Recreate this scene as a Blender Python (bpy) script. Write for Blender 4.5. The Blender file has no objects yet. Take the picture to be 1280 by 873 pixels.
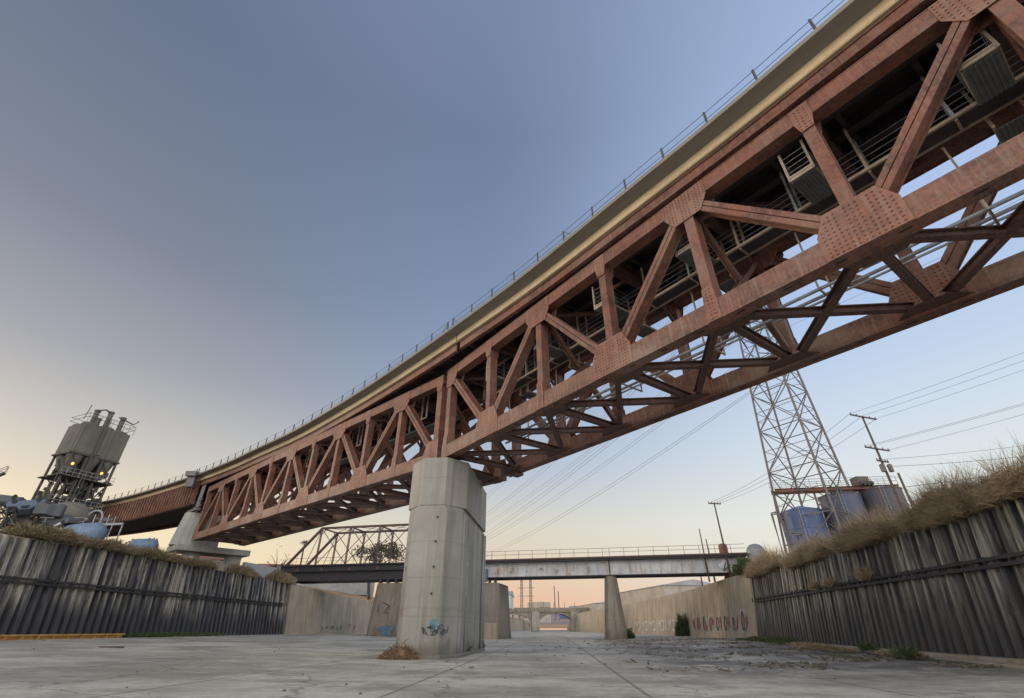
import bpy, bmesh, math, random
from mathutils import Vector, Matrix
random.seed(7)
R = math.radians
S = bpy.context.scene
COL = S.collection

# ------------------------------------------------------------------ camera
PITCH = math.atan((786 - 426.5) / 585.0)
cd = bpy.data.cameras.new('camera')
cam = bpy.data.objects.new('camera', cd)
COL.objects.link(cam)
cd.sensor_width = 36.0
cd.lens = 36.0 * 585.0 / 1280.0
cd.shift_y = -10.0 / 1280.0
cd.clip_start = 0.1
cd.clip_end = 9000
cam.location = (0, 0, 1.3)
cam.rotation_euler = (R(90) + PITCH, 0, 0)
S.camera = cam
S.render.resolution_x, S.render.resolution_y = 1024, 698

# ------------------------------------------------------------------ sky
W = bpy.data.worlds.new("World")
S.world = W
W.use_nodes = True
nt = W.node_tree
nt.nodes.clear()
N = nt.nodes.new
L = nt.links.new
SUN_AZ, SUN_EL = -66.0, 5.0          # low over the left bank
out = N('ShaderNodeOutputWorld')
bg = N('ShaderNodeBackground')
tc = N('ShaderNodeTexCoord')
sep = N('ShaderNodeSeparateXYZ')
L(tc.outputs['Generated'], sep.inputs[0])


def ramp(stops):
    r = N('ShaderNodeValToRGB')
    el = r.color_ramp.elements
    el[0].position = stops[0][0]; el[0].color = (*stops[0][1], 1)
    el[1].position = stops[-1][0]; el[1].color = (*stops[-1][1], 1)
    for p, c in stops[1:-1]:
        e = el.new(p); e.color = (*c, 1)
    L(sep.outputs['Z'], r.inputs[0])
    return r


rl = ramp([(0, (.78, .53, .31)), (.05, (.86, .66, .38)), (.13, (.82, .68, .47)), (.24, (.56, .53, .48)),
           (.38, (.32, .33, .37)), (.55, (.19, .215, .28)), (.8, (.13, .16, .24)), (1, (.14, .18, .3))])
rc = ramp([(0, (.74, .42, .30)), (.05, (.76, .48, .34)), (.10, (.72, .58, .43)), (.17, (.66, .62, .53)), (.27, (.45, .51, .60)),
           (.42, (.28, .35, .49)), (.6, (.20, .265, .40)), (.82, (.155, .20, .31)), (1, (.2, .25, .4))])
rr = ramp([(0, (.80, .64, .52)), (.07, (.80, .72, .62)), (.16, (.78, .79, .74)), (.30, (.62, .70, .80)),
           (.48, (.43, .56, .80)), (.7, (.39, .51, .77)), (.9, (.34, .45, .68)), (1, (.25, .32, .5))])
mrl = N('ShaderNodeMapRange'); mrl.interpolation_type = 'SMOOTHSTEP'
L(sep.outputs['X'], mrl.inputs[0]); mrl.inputs[1].default_value = -.62; mrl.inputs[2].default_value = -.05
mrr = N('ShaderNodeMapRange'); mrr.interpolation_type = 'SMOOTHSTEP'
L(sep.outputs['X'], mrr.inputs[0]); mrr.inputs[1].default_value = -.1; mrr.inputs[2].default_value = .62
m1 = N('ShaderNodeMixRGB'); L(mrl.outputs[0], m1.inputs[0]); L(rl.outputs[0], m1.inputs[1]); L(rc.outputs[0], m1.inputs[2])
m2 = N('ShaderNodeMixRGB'); L(mrr.outputs[0], m2.inputs[0]); L(m1.outputs[0], m2.inputs[1]); L(rr.outputs[0], m2.inputs[2])
# sky behind the camera boosted, most near the horizon, as added fill light
mb = N('ShaderNodeMapRange'); mb.interpolation_type = 'SMOOTHSTEP'
L(sep.outputs['Y'], mb.inputs[0]); mb.inputs[1].default_value = .05; mb.inputs[2].default_value = -.6
mb.inputs[3].default_value = 0.0; mb.inputs[4].default_value = 1.0
mz = N('ShaderNodeMapRange'); mz.interpolation_type = 'SMOOTHSTEP'
L(sep.outputs['Z'], mz.inputs[0]); mz.inputs[1].default_value = 1.0; mz.inputs[2].default_value = .25
mz.inputs[3].default_value = 1.0; mz.inputs[4].default_value = 5.2
m3 = N('ShaderNodeMixRGB'); L(mb.outputs[0], m3.inputs[0]); L(m2.outputs[0], m3.inputs[1])
bk = N('ShaderNodeVectorMath'); bk.operation = 'SCALE'; bk.inputs[0].default_value = (.45, .44, .425); L(mz.outputs[0], bk.inputs['Scale'])
L(bk.outputs[0], m3.inputs[2])
sc_ = N('ShaderNodeVectorMath'); sc_.operation = 'SCALE'
L(m3.outputs[0], sc_.inputs[0]); sc_.inputs['Scale'].default_value = 1.0
sky = N('ShaderNodeTexSky'); sky.sky_type = 'NISHITA'; sky.sun_disc = False
sky.sun_elevation = R(SUN_EL); sky.sun_rotation = R(SUN_AZ)
sk = N('ShaderNodeVectorMath'); sk.operation = 'SCALE'
L(sky.outputs[0], sk.inputs[0]); sk.inputs['Scale'].default_value = .02
ad = N('ShaderNodeVectorMath'); ad.operation = 'ADD'
L(sc_.outputs[0], ad.inputs[0]); L(sk.outputs[0], ad.inputs[1])
L(ad.outputs[0], bg.inputs[0]); bg.inputs[1].default_value = 1.0
L(bg.outputs[0], out.inputs[0])

sd = bpy.data.lights.new('sun', 'SUN')
sd.energy = 1.2; sd.angle = R(12); sd.color = (1, .80, .58)
sun = bpy.data.objects.new('sun', sd)
COL.objects.link(sun)
sdir = Vector((math.sin(R(SUN_AZ)) * math.cos(R(9)), math.cos(R(SUN_AZ)) * math.cos(R(9)), math.sin(R(9))))
sun.rotation_euler = sdir.to_track_quat('Z', 'Y').to_euler()
sun.location = (-50, 20, 60)

S.view_settings.view_transform = 'Standard'
S.view_settings.look = 'None'
S.view_settings.exposure = 0.0
S.view_settings.gamma = 1


# ------------------------------------------------------------------ materials
class Mat:
    def __init__(s, name, rough=.8, metal=0.0):
        s.m = bpy.data.materials.new(name); s.m.use_nodes = True
        s.t = s.m.node_tree; s.b = s.t.nodes['Principled BSDF']
        s.b.inputs['Roughness'].default_value = rough
        s.b.inputs['Metallic'].default_value = metal
        s.tc = s.t.nodes.new('ShaderNodeTexCoord')

    def n(s, k, **kw):
        x = s.t.nodes.new(k)
        for a, v in kw.items(): setattr(x, a, v)
        return x

    def l(s, a, b): s.t.links.new(a, b)

    def noise(s, scale=(1, 1, 1), sc=1.0, detail=6, rough=.6, lo=.35, hi=.65, coord='Object'):
        mp = s.n('ShaderNodeMapping'); mp.inputs['Scale'].default_value = scale
        s.l(s.tc.outputs[coord], mp.inputs[0])
        nz = s.n('ShaderNodeTexNoise'); nz.inputs['Scale'].default_value = sc
        nz.inputs['Detail'].default_value = detail; nz.inputs['Roughness'].default_value = rough
        s.l(mp.outputs[0], nz.inputs[0])
        mr = s.n('ShaderNodeMapRange'); s.l(nz.outputs[0], mr.inputs[0])
        mr.inputs[1].default_value = lo; mr.inputs[2].default_value = hi
        return mr.outputs[0]

    def mix(s, f, a, b, blend='MIX'):
        x = s.n('ShaderNodeMixRGB', blend_type=blend)
        for i, v in ((0, f), (1, a), (2, b)):
            if hasattr(v, 'is_output'): s.l(v, x.inputs[i])
            elif i == 0: x.inputs[0].default_value = v
            else: x.inputs[i].default_value = (*v, 1)
        return x.outputs[0]

    def math(s, op, a, b=None, c=None):
        x = s.n('ShaderNodeMath', operation=op)
        for i, v in enumerate((a, b, c)):
            if v is None: continue
            if hasattr(v, 'is_output'): s.l(v, x.inputs[i])
            else: x.inputs[i].default_value = v
        return x.outputs[0]

    def col(s, c):
        if hasattr(c, 'is_output'): s.l(c, s.b.inputs['Base Color'])
        else: s.b.inputs['Base Color'].default_value = (*c, 1)

    def bump(s, h, st=.3, dist=.02):
        b = s.n('ShaderNodeBump'); b.inputs['Strength'].default_value = st
        b.inputs['Distance'].default_value = dist
        s.l(h, b.inputs['Height']); s.l(b.outputs[0], s.b.inputs['Normal'])


def simple(name, c, rough=.8, metal=0, var=.35, sc=1.5, coord='Object', c2=None):
    m = Mat(name, rough, metal)
    c2 = c2 or tuple(v * (1 - var) for v in c)
    f = m.noise((1, 1, 1), sc, coord=coord)
    g = m.noise((1, 1, 1), sc * 9, coord=coord)
    x = m.mix(f, c, c2)
    x = m.mix(m.math('MULTIPLY', g, .35), x, tuple(v * .6 for v in c))
    m.col(x); m.bump(g, .25, .01)
    return m.m


def rust(name, rivets=False, rows=None, base=(.195, .072, .045), dark=(.08, .037, .029), pale=(.25, .15, .11)):
    m = Mat(name, .62)
    a = m.noise((.5, .5, .9), 1.1, 8, .7, lo=.42, hi=.60)
    b = m.noise((1, 1, 1), 7, lo=.45, hi=.68)
    c = m.noise((3, 3, .18), 2.6, 6, .7, lo=.50, hi=.66)
    d = m.noise((1, 1, 1), 20, 8, lo=.56, hi=.66)
    e = m.noise((.22, .22, .3), 1.0, 7, .7, lo=.50, hi=.60)
    x = m.mix(a, base, dark)
    x = m.mix(m.math('MULTIPLY', b, .45), x, (.32, .135, .085))
    x = m.mix(m.math('MULTIPLY', e, .6), x, tuple(v * .92 for v in pale))
    x = m.mix(m.math('MULTIPLY', c, .6), x, pale)
    x = m.mix(m.math('MULTIPLY', d, .55), x, (.09, .045, .04))
    h = m.noise((1, 1, 1), 18)
    if rivets:
        sp = m.n('ShaderNodeSeparateXYZ'); m.l(m.tc.outputs['Object'], sp.inputs[0])

        def cell(o, p):
            f = m.math('FRACT', m.math('DIVIDE', o, p))
            return m.math('SUBTRACT', f, .5)
        pz = .165 if not rows else .13
        u = cell(sp.outputs[0], pz); v = cell(sp.outputs[2] if not rows else m.math('SUBTRACT', sp.outputs[2], rows[0] + .065), pz)
        r2 = m.math('ADD', m.math('MULTIPLY', u, u), m.math('MULTIPLY', v, v))
        dome = m.n('ShaderNodeMapRange'); dome.interpolation_type = 'SMOOTHSTEP'
        m.l(r2, dome.inputs[0]); dome.inputs[1].default_value = .062; dome.inputs[2].default_value = .02
        if rows:
            z = sp.outputs[2]; best = None
            for r0 in rows:
                q = m.math('LESS_THAN', m.math('ABSOLUTE', m.math('SUBTRACT', z, r0)), .05)
                best = q if best is None else m.math('MAXIMUM', best, q)
            dm = m.math('MULTIPLY', dome.outputs[0], best)
        else: dm = dome.outputs[0]
        x = m.mix(m.math('MULTIPLY', dm, .38), x, (.11, .055, .045))
        h = m.math('ADD', m.math('MULTIPLY', h, .25), m.math('MULTIPLY', dm, 1.6))
        m.bump(h, .6, .02)
    else:
        m.bump(h, .3, .01)
    m.col(x)
    return m.m


def concrete(name, c, streak=(.16, .12, .09), amt=.6, board=0.0, coord='Object', rough=.9, wash=(.6, .57, .5), scour=0):
    m = Mat(name, rough)
    big = m.noise((.3, .3, .3), 1.0, coord=coord)
    st = m.noise((1.6, 1.6, .07), 1.0, 8, .65, .48, .74, coord=coord)
    st2 = m.noise((3.5, 3.5, .12), 1.0, 6, .6, .56, .78, coord=coord)
    fine = m.noise((1, 1, 1), 14, 8, coord=coord)
    pits = m.noise((1, 1, 1), 5, 3, lo=.68, hi=.74, coord=coord)
    x = m.mix(big, c, tuple(v * .72 for v in c))
    x = m.mix(m.math('MULTIPLY', st, amt), x, streak)
    x = m.mix(m.math('MULTIPLY', st2, .45), x, wash)
    x = m.mix(m.math('MULTIPLY', fine, .25), x, tuple(v * .6 for v in c))
    x = m.mix(m.math('MULTIPLY', pits, .5), x, tuple(v * .35 for v in c))
    h = fine
    if scour:   # flood stain left around the foot
        s3 = m.n('ShaderNodeSeparateXYZ'); m.l(m.tc.outputs[coord], s3.inputs[0])
        wv = m.noise((1.2, 1.2, .8), 1.0, 6, lo=.3, hi=.7)
        mr = m.n('ShaderNodeMapRange'); m.l(m.math('SUBTRACT', s3.outputs[2], m.math('MULTIPLY', wv, scour)), mr.inputs[0])
        mr.inputs[1].default_value = .35; mr.inputs[2].default_value = -.25
        x = m.mix(m.math('MULTIPLY', mr.outputs[0], .6), x, (.12, .10, .08))
        m4 = m.n('ShaderNodeMapRange'); m.l(m.math('ABSOLUTE', m.math('SUBTRACT', s3.outputs[2], m.math('ADD', m.math('MULTIPLY', wv, .25), 2.1))), m4.inputs[0]); m4.inputs[1].default_value = .10; m4.inputs[2].default_value = 0
        x = m.mix(m.math('MULTIPLY', m4.outputs[0], .25), x, (.16, .13, .10))
    if board:
        sp = m.n('ShaderNodeSeparateXYZ'); m.l(m.tc.outputs[coord], sp.inputs[0])
        f = m.math('FRACT', m.math('DIVIDE', sp.outputs[2], board))
        e = m.math('LESS_THAN', f, .03)
        x = m.mix(m.math('MULTIPLY', e, .28), x, tuple(v * .4 for v in c))
    m.col(x); m.bump(h, .35, .02)
    return m.m


M = {}
M['rust'] = rust('rust_paint')
M['gusset'] = rust('gusset_paint', base=(.235, .102, .070), dark=(.15, .066, .048), pale=(.30, .19, .145))
M['rivet_head'] = rust('rivet_head_paint', base=(.13, .058, .042), dark=(.09, .042, .032), pale=(.18, .10, .08))
M['rivet'] = rust('rust_paint_riveted', True, base=(.235, .102, .068), dark=(.135, .06, .044), pale=(.31, .20, .155))
M['chord_a'] = rust('chord_paint', True, [10.6 + .10, 10.6 + .70], base=(.19, .087, .061), dark=(.09, .047, .037), pale=(.28, .215, .17))
M['chord_b'] = rust('chord_paint_second_span', True, [10.42 + .10, 10.42 + .70], base=(.19, .087, .061), dark=(.09, .047, .037), pale=(.28, .215, .17))
M['rust_shaded'] = rust('rust_shaded_steel', base=(.085, .045, .036), dark=(.045, .028, .026), pale=(.13, .085, .07))  # darker copy of the rust paint; shade of inner members is in its colour
M['under'] = simple('shaded_steel', (.07, .055, .055), .75, c2=(.035, .03, .035))  # shade beneath the deck put into the steel colour
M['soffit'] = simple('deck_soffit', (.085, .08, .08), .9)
M['tansteel'] = simple('catwalk_steel', (.42, .34, .26), .6, sc=4)
M['corr'] = simple('galvanised_sheet', (.19, .205, .20), .5, .2, sc=2)
M['galv'] = simple('galvanised_steel', (.36, .38, .40), .5, .3, sc=3)
M['deckgrey'] = concrete('deck_underside', (.27, .245, .205), amt=.3, coord='Generated')
M['decktan'] = concrete('deck_fascia', (.70, .55, .34), (.36, .24, .14), .35)
M['pier'] = concrete('pier_concrete', (.37, .352, .312), (.15, .135, .11), .8, board=1.83, scour=.9)
M['pier2'] = concrete('stained_pier', (.29, .25, .205), (.10, .075, .06), .9, wash=(.38, .32, .26), scour=1.2)
M['wall'] = concrete('wall_concrete', (.45, .385, .30), (.17, .12, .085), .95, wash=(.56, .50, .41))
M['roundpier'] = concrete('block_concrete', (.40, .39, .36), (.18, .16, .13), .5, board=.65)
M['dark_iron'] = simple('weathered_iron', (.13, .075, .065), .7, sc=3)
M['blackiron'] = simple('black_iron', (.045, .043, .05), .7, sc=2)
M['lattice'] = simple('lattice_steel', (.20, .18, .18), .6, .3, sc=3)
M['railgrey'] = simple('railing_grey', (.10, .10, .105), .6, .3, sc=3)
M['pipewood'] = simple('pole_timber', (.13, .10, .085), .9, sc=2)
M['wire'] = simple('wire', (.17, .17, .19), .6)
M['blue'] = simple('blue_paint', (.09, .17, .42), .45, sc=2, c2=(.14, .16, .30))
M['blue_drum'] = simple('weathered_blue', (.17, .28, .45), .6, sc=2.5, c2=(.16, .17, .20))
M['blue_dusty'] = simple('faded_blue', (.10, .16, .26), .7, sc=2.5, c2=(.12, .11, .11))
M['tank_blue'] = concrete('tank_blue', (.08, .135, .29), (.22, .15, .14), .6, rough=.5, wash=(.3, .34, .5))
M['tank_grey'] = concrete('tank_grey', (.085, .08, .10), (.2, .12, .1), .6, rough=.5, wash=(.25, .2, .22))
M['tank_band'] = concrete('tank_band', (.085, .10, .165), (.2, .12, .1), .4, rough=.5)
M['white'] = simple('chalky_white', (.72, .71, .68), .8, sc=2)
M['silo'] = concrete('silo_shell', (.17, .158, .135), (.08, .068, .055), .8, wash=(.26, .24, .20))
M['silo2'] = concrete('hopper_steel', (.17, .155, .14), (.09, .075, .06), .5, wash=(.24, .22, .19))
M['plantdark'] = simple('plant_steel', (.10, .085, .075), .7, sc=3)
M['rubber'] = simple('rubber', (.03, .03, .033), .8)
M['bluetruck'] = simple('dusty_blue', (.085, .11, .15), .7, sc=3, c2=(.12, .10, .09))
M['yellow'] = simple('yellow_beam', (.62, .36, .10), .6, sc=3, c2=(.40, .20, .06))
M['roof'] = simple('grey_roof', (.45, .45, .46), .7, sc=.5)
M['build'] = simple('pale_building', (.50, .44, .38), .85, sc=.5)
M['redroof'] = simple('red_roof', (.35, .14, .09), .8, sc=.5)
M['bark'] = simple('bark', (.12, .09, .07), .95, sc=4)
M['stick'] = simple('dead_reeds', (.30, .19, .11), .95, sc=6, c2=(.16, .10, .06))
M['dirt'] = simple('dirt', (.20, .16, .12), 1, sc=.8)
M['brick'] = simple('grey_block', (.34, .33, .32), .9, sc=3)


def leafmat(name, cols):
    m = Mat(name, .85)
    oi = m.n('ShaderNodeNewGeometry')
    r = m.n('ShaderNodeValToRGB'); e = r.color_ramp.elements
    e[0].color = (*cols[0], 1); e[1].color = (*cols[-1], 1)
    for i, c in enumerate(cols[1:-1]):
        q = e.new((i + 1) / (len(cols) - 1)); q.color = (*c, 1)
    m.l(oi.outputs['Random Per Island'], r.inputs[0])
    m.col(r.outputs[0])
    return m.m


M['straw'] = leafmat('dry_grass', [(.24, .18, .11), (.42, .32, .20), (.32, .24, .15), (.54, .43, .29), (.20, .165, .10), (.16, .13, .085)])
M['scrub'] = leafmat('scrub', [(.11, .12, .06), (.26, .19, .12), (.09, .11, .05), (.34, .25, .15), (.16, .12, .08)])
M['leaf'] = leafmat('green_leaf', [(.05, .08, .03), (.09, .13, .045), (.035, .055, .025), (.13, .15, .06)])
M['leafdark'] = leafmat('dark_leaf', [(.03, .035, .022), (.06, .065, .04), (.09, .08, .05)])


def emis(name, c, st):
    m = Mat(name); m.col(c)
    m.b.inputs['Emission Color'].default_value = (*c, 1); m.b.inputs['Emission Strength'].default_value = st
    return m.m


M['lamp'] = emis('lamp_glow', (1, .5, .1), 1.3)

# sheet piles: dark steel with pale lime streaks running down
def pilemat(name, base, amt, zlo, zhi, lean):
    m = Mat(name, .62, .2)
    s0 = m.n('ShaderNodeSeparateXYZ'); m.l(m.tc.outputs['Object'], s0.inputs[0])
    cx = m.n('ShaderNodeCombineXYZ'); m.l(m.math('SUBTRACT', s0.outputs[0], m.math('MULTIPLY', s0.outputs[2], lean)), cx.inputs[0])
    m.l(s0.outputs[1], cx.inputs[1]); m.l(s0.outputs[2], cx.inputs[2])
    class T:
        outputs = {'Object': cx.outputs[0]}
    m.tc = T
    a = m.noise((.2, 1.6, .05), 1.0, 4)
    st = m.noise((.3, 1.3, .09), 1.0, 8, .75, .46, .60)
    fine = m.noise((3, 7, .22), 1.0, 6, .7, .38, .60)
    x = m.mix(a, base, tuple(v * .55 for v in base))
    sp = m.n('ShaderNodeSeparateXYZ'); m.l(m.tc.outputs['Object'], sp.inputs[0])
    wob = m.noise((.35, .35, .05), 1.0, 3, lo=.2, hi=.8)
    zz = m.math('ADD', sp.outputs[2], m.math('MULTIPLY', wob, -2.2))
    g = m.n('ShaderNodeMapRange'); g.interpolation_type = 'SMOOTHSTEP'; m.l(zz, g.inputs[0])
    g.inputs[1].default_value = zlo; g.inputs[2].default_value = zhi
    f = m.math('MULTIPLY', m.math('MULTIPLY', st, fine), g.outputs[0])
    x = m.mix(m.math('MULTIPLY', fine, .25), x, (.16, .15, .14))
    x = m.mix(m.math('MINIMUM', m.math('MULTIPLY', f, amt), 1.0), x, (.50, .47, .40))
    r_ = m.noise((1.2, 1.2, .3), 1.0, 5, lo=.60, hi=.75)
    x = m.mix(m.math('MULTIPLY', r_, .5), x, (.17, .09, .06))
    m.col(x); m.bump(fine, .3, .02)
    return m.m


M['pileL'] = pilemat('sheet_pile_left', (.06, .063, .08), 1.5, 0.8, 3.0, -.11)
M['pileR'] = pilemat('sheet_pile_right', (.062, .06, .065), 1.25, -.5, 3.0, .12)

# river bed
m = Mat('river_bed', .82)
big = m.noise((.10, .13, 1), 1.0, 8, .7, lo=.44, hi=.56)
med = m.noise((.22, .34, 1), 1.0, 10, .75, .47, .57)
fine = m.noise((1, 1, 1), 5, 10, .7)
x = m.mix(big, (.66, .615, .53), (.42, .385, .33))
x = m.mix(m.math('MULTIPLY', med, .6), x, (.24, .215, .18))
pale = m.noise((.5, .12, 1), 1.0, 8, .7, .54, .64)
x = m.mix(m.math('MULTIPLY', pale, .55), x, (.66, .63, .57))
x = m.mix(m.math('MULTIPLY', fine, .35), x, (.28, .26, .225))
scf = m.noise((.25, .8, 1), 1.0, 9, .75, .57, .66)
x = m.mix(m.math('MULTIPLY', scf, .5), x, (.15, .13, .115))
sp = m.n('ShaderNodeSeparateXYZ'); m.l(m.tc.outputs['Object'], sp.inputs[0])
def band(o, a, b, c, d):
    p = m.n('ShaderNodeMapRange'); p.interpolation_type = 'SMOOTHSTEP'; m.l(o, p.inputs[0]); p.inputs[1].default_value = a; p.inputs[2].default_value = b
    q = m.n('ShaderNodeMapRange'); q.interpolation_type = 'SMOOTHSTEP'; m.l(o, q.inputs[0]); q.inputs[1].default_value = d; q.inputs[2].default_value = c
    return m.math('MULTIPLY', p.outputs[0], q.outputs[0])
# wet silt left by the low-water trickle along the right bank
xs = m.math('SUBTRACT', sp.outputs[0], m.math('MULTIPLY', sp.outputs[1], .13))
silt = m.math('MULTIPLY', band(xs, 0, 5, 14, 22), band(sp.outputs[1], 13, 22, 62, 110))
sn_ = m.noise((.20, .12, 1), 1.0, 8, .7, .40, .50)
sn2 = m.noise((.9, .5, 1), 1.0, 9, .75, .36, .52)
sf = m.math('MULTIPLY', m.math('MULTIPLY', silt, sn_), sn2)
x = m.mix(m.math('MULTIPLY', sf, .8), x, (.085, .07, .058))
xj = m.math('SUBTRACT', sp.outputs[0], m.math('MULTIPLY', sp.outputs[1], .075))
jf = m.math('FRACT', m.math('DIVIDE', xj, 6.0))
jl = m.math('LESS_THAN', m.math('ABSOLUTE', m.math('SUBTRACT', jf, .35)), .009)
wn = m.noise((1, 1, 1), .6, 4, lo=0, hi=1, coord='Object')
mpv = m.n('ShaderNodeVectorMath', operation='ADD'); cxx = m.n('ShaderNodeCombineXYZ'); m.l(m.math('MULTIPLY', wn, 2.5), cxx.inputs[0]); m.l(m.math('MULTIPLY', wn, -1.7), cxx.inputs[1])
m.l(m.tc.outputs['Object'], mpv.inputs[0]); m.l(cxx.outputs[0], mpv.inputs[1])
vo = m.n('ShaderNodeTexVoronoi', feature='DISTANCE_TO_EDGE'); vo.inputs['Scale'].default_value = .14; m.l(mpv.outputs[0], vo.inputs['Vector'])
cr_ = m.math('LESS_THAN', vo.outputs['Distance'], .006)
tj = m.math('FRACT', m.math('DIVIDE', sp.outputs[1], 9.0))
tl = m.math('LESS_THAN', tj, .007)
x = m.mix(m.math('MULTIPLY', m.math('MAXIMUM', m.math('MAXIMUM', jl, tl), m.math('MULTIPLY', cr_, .8)), .6), x, (.13, .12, .10))
m.col(x)
rg = m.n('ShaderNodeMapRange'); m.l(sf, rg.inputs[0]); rg.inputs[3].default_value = .82; rg.inputs[4].default_value = .62
m.l(rg.outputs[0], m.b.inputs['Roughness'])
m.bump(fine, .35, .03)
m.b.inputs['Specular IOR Level'].default_value = .15
M['bed'] = m.m

M['bank'] = simple('bank_soil', (.24, .20, .15), 1, sc=.15, c2=(.14, .12, .09))
M['silt'] = simple('silt', (.12, .105, .09), .5, sc=1.2, c2=(.2, .18, .14))
M['algae'] = simple('algae_water', (.13, .19, .10), .25, sc=1.5, c2=(.07, .09, .07))
M['hill'] = simple('hill', (.33, .25, .25), 1, sc=.01)  # pinkish haze put into the hill colour

# old white-painted girder with flaking rust
m = Mat('flaking_white_paint', .7)
a = m.noise((1.2, 1.2, .3), 1.0, 8, .7, .52, .66)
b = m.noise((.4, .4, .4), 1.0, 3)
c = m.noise((1, 1, 1), 6, 6, lo=.55, hi=.7)
x = m.mix(b, (.60, .60, .60), (.42, .42, .44))
x = m.mix(m.math('MULTIPLY', a, .8), x, (.42, .22, .10))
x = m.mix(m.math('MULTIPLY', c, .6), x, (.2, .15, .13))
m.col(x); M['flake'] = m.m


# ------------------------------------------------------------------ mesh building
class MB:
    def __init__(s): s.v = []; s.f = []; s.mi = []; s.cur = 0

    def add(s, vs, fs):
        o = len(s.v); s.v += [tuple(v) for v in vs]
        s.f += [tuple(i + o for i in f) for f in fs]; s.mi += [s.cur] * len(fs)

    def box(s, x0, x1, y0, y1, z0, z1):
        if x0 > x1: x0, x1 = x1, x0
        if y0 > y1: y0, y1 = y1, y0
        s.add([(x, y, z) for x in (x0, x1) for y in (y0, y1) for z in (z0, z1)],
              [(0, 1, 3, 2), (4, 6, 7, 5), (0, 4, 5, 1), (2, 3, 7, 6), (0, 2, 6, 4), (1, 5, 7, 3)])
        return s

    def beam(s, p, q, w, h, up=(0, 0, 1), du=0, dv=0):
        p, q = Vector(p), Vector(q); d = (q - p).normalized()
        upv = Vector(up)
        if abs(d.dot(upv)) > .999: upv = Vector((1, 0, 0))
        a = d.cross(upv).normalized(); b = a.cross(d).normalized()
        vs = []
        for e in (p, q):
            for i, j in ((-1, -1), (1, -1), (1, 1), (-1, 1)):
                vs.append(e + a * (i * w / 2 + du) + b * (j * h / 2 + dv))
        s.add(vs, [(0, 1, 2, 3), (7, 6, 5, 4), (0, 4, 5, 1), (1, 5, 6, 2), (2, 6, 7, 3), (3, 7, 4, 0)])
        return s

    def ibeam(s, p, q, w, h, t=.04, up=(0, 0, 1)):
        s.beam(p, q, w, t, up, dv=h / 2 - t / 2); s.beam(p, q, w, t, up, dv=-h / 2 + t / 2)
        s.beam(p, q, t, h - 2 * t, up)
        return s

    def tube(s, pts, r, n=6, cap=True):
        pts = [Vector(p) for p in pts]; k = len(pts)
        rr = r if isinstance(r, (list, tuple)) else [r] * k
        o = len(s.v); vs = []
        for i, p in enumerate(pts):
            d = (pts[min(i + 1, k - 1)] - pts[max(i - 1, 0)])
            if d.length < 1e-9: d = Vector((0, 0, 1))
            d.normalize()
            u = d.cross(Vector((0, 0, 1)))
            if u.length < .05: u = d.cross(Vector((1, 0, 0)))
            u.normalize(); w = u.cross(d)
            for j in range(n):
                a = 2 * math.pi * j / n
                vs.append(p + (u * math.cos(a) + w * math.sin(a)) * rr[i])
        fs = []
        for i in range(k - 1):
            for j in range(n):
                fs.append((i * n + j, i * n + (j + 1) % n, (i + 1) * n + (j + 1) % n, (i + 1) * n + j))
        if cap:
            fs.append(tuple(range(n))[::-1]); fs.append(tuple((k - 1) * n + j for j in range(n)))
        s.add(vs, fs)
        return s

    def lathe(s, c, prof, n=24):
        vs = []; fs = []
        for r, z in prof:
            for j in range(n):
                a = 2 * math.pi * j / n
                vs.append((c[0] + r * math.cos(a), c[1] + r * math.sin(a), c[2] + z))
        for i in range(len(prof) - 1):
            for j in range(n):
                fs.append((i * n + j, i * n + (j + 1) % n, (i + 1) * n + (j + 1) % n, (i + 1) * n + j))
        fs.append(tuple(range(n))[::-1]); fs.append(tuple((len(prof) - 1) * n + j for j in range(n)))
        s.add(vs, fs)
        return s

    def prism(s, poly, lo, hi, axis='z'):
        """poly of 2D pts; axis z: (x,y) from z=lo..hi; axis y: (x,z) from y=lo..hi"""
        k = len(poly)
        if axis == 'z': vs = [(a, b, lo) for a, b in poly] + [(a, b, hi) for a, b in poly]
        else: vs = [(a, lo, b) for a, b in poly] + [(a, hi, b) for a, b in poly]
        fs = [tuple(range(k))[::-1], tuple(range(k, 2 * k))]
        for i in range(k):
            j = (i + 1) % k; fs.append((i, j, j + k, i + k))
        s.add(vs, fs)
        return s

    def loft(s, rings, cap=True):
        k = len(rings[0]); vs = [p for r in rings for p in r]; fs = []
        for i in range(len(rings) - 1):
            for j in range(k):
                fs.append((i * k + j, i * k + (j + 1) % k, (i + 1) * k + (j + 1) % k, (i + 1) * k + j))
        if cap:
            fs.append(tuple(range(k))[::-1]); fs.append(tuple((len(rings) - 1) * k + j for j in range(k)))
        s.add(vs, fs)
        return s

    def build(s, name, mats, parent=None, smooth=False, bevel=0, fix=True):
        me = bpy.data.meshes.new(name)
        me.from_pydata([tuple(v) for v in s.v], [], s.f)
        if not isinstance(mats, (list, tuple)): mats = [mats]
        for q in mats: me.materials.append(q)
        if len(mats) > 1: me.polygons.foreach_set('material_index', s.mi)
        if fix:
            bm = bmesh.new(); bm.from_mesh(me); bmesh.ops.recalc_face_normals(bm, faces=bm.faces); bm.to_mesh(me); bm.free()
        if smooth: me.polygons.foreach_set('use_smooth', [True] * len(me.polygons))
        me.update()
        o = bpy.data.objects.new(name, me); COL.objects.link(o)
        if parent is not None: o.parent = parent
        if bevel:
            b = o.modifiers.new('bevel', 'BEVEL'); b.width = bevel; b.segments = 2; b.limit_method = 'ANGLE'; b.angle_limit = R(35)
        return o


def tag(o, label, cat=None, group=None, kind=None):
    o['label'] = label
    if cat: o['category'] = cat
    if group: o['group'] = group
    if kind: o['kind'] = kind
    return o


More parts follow.
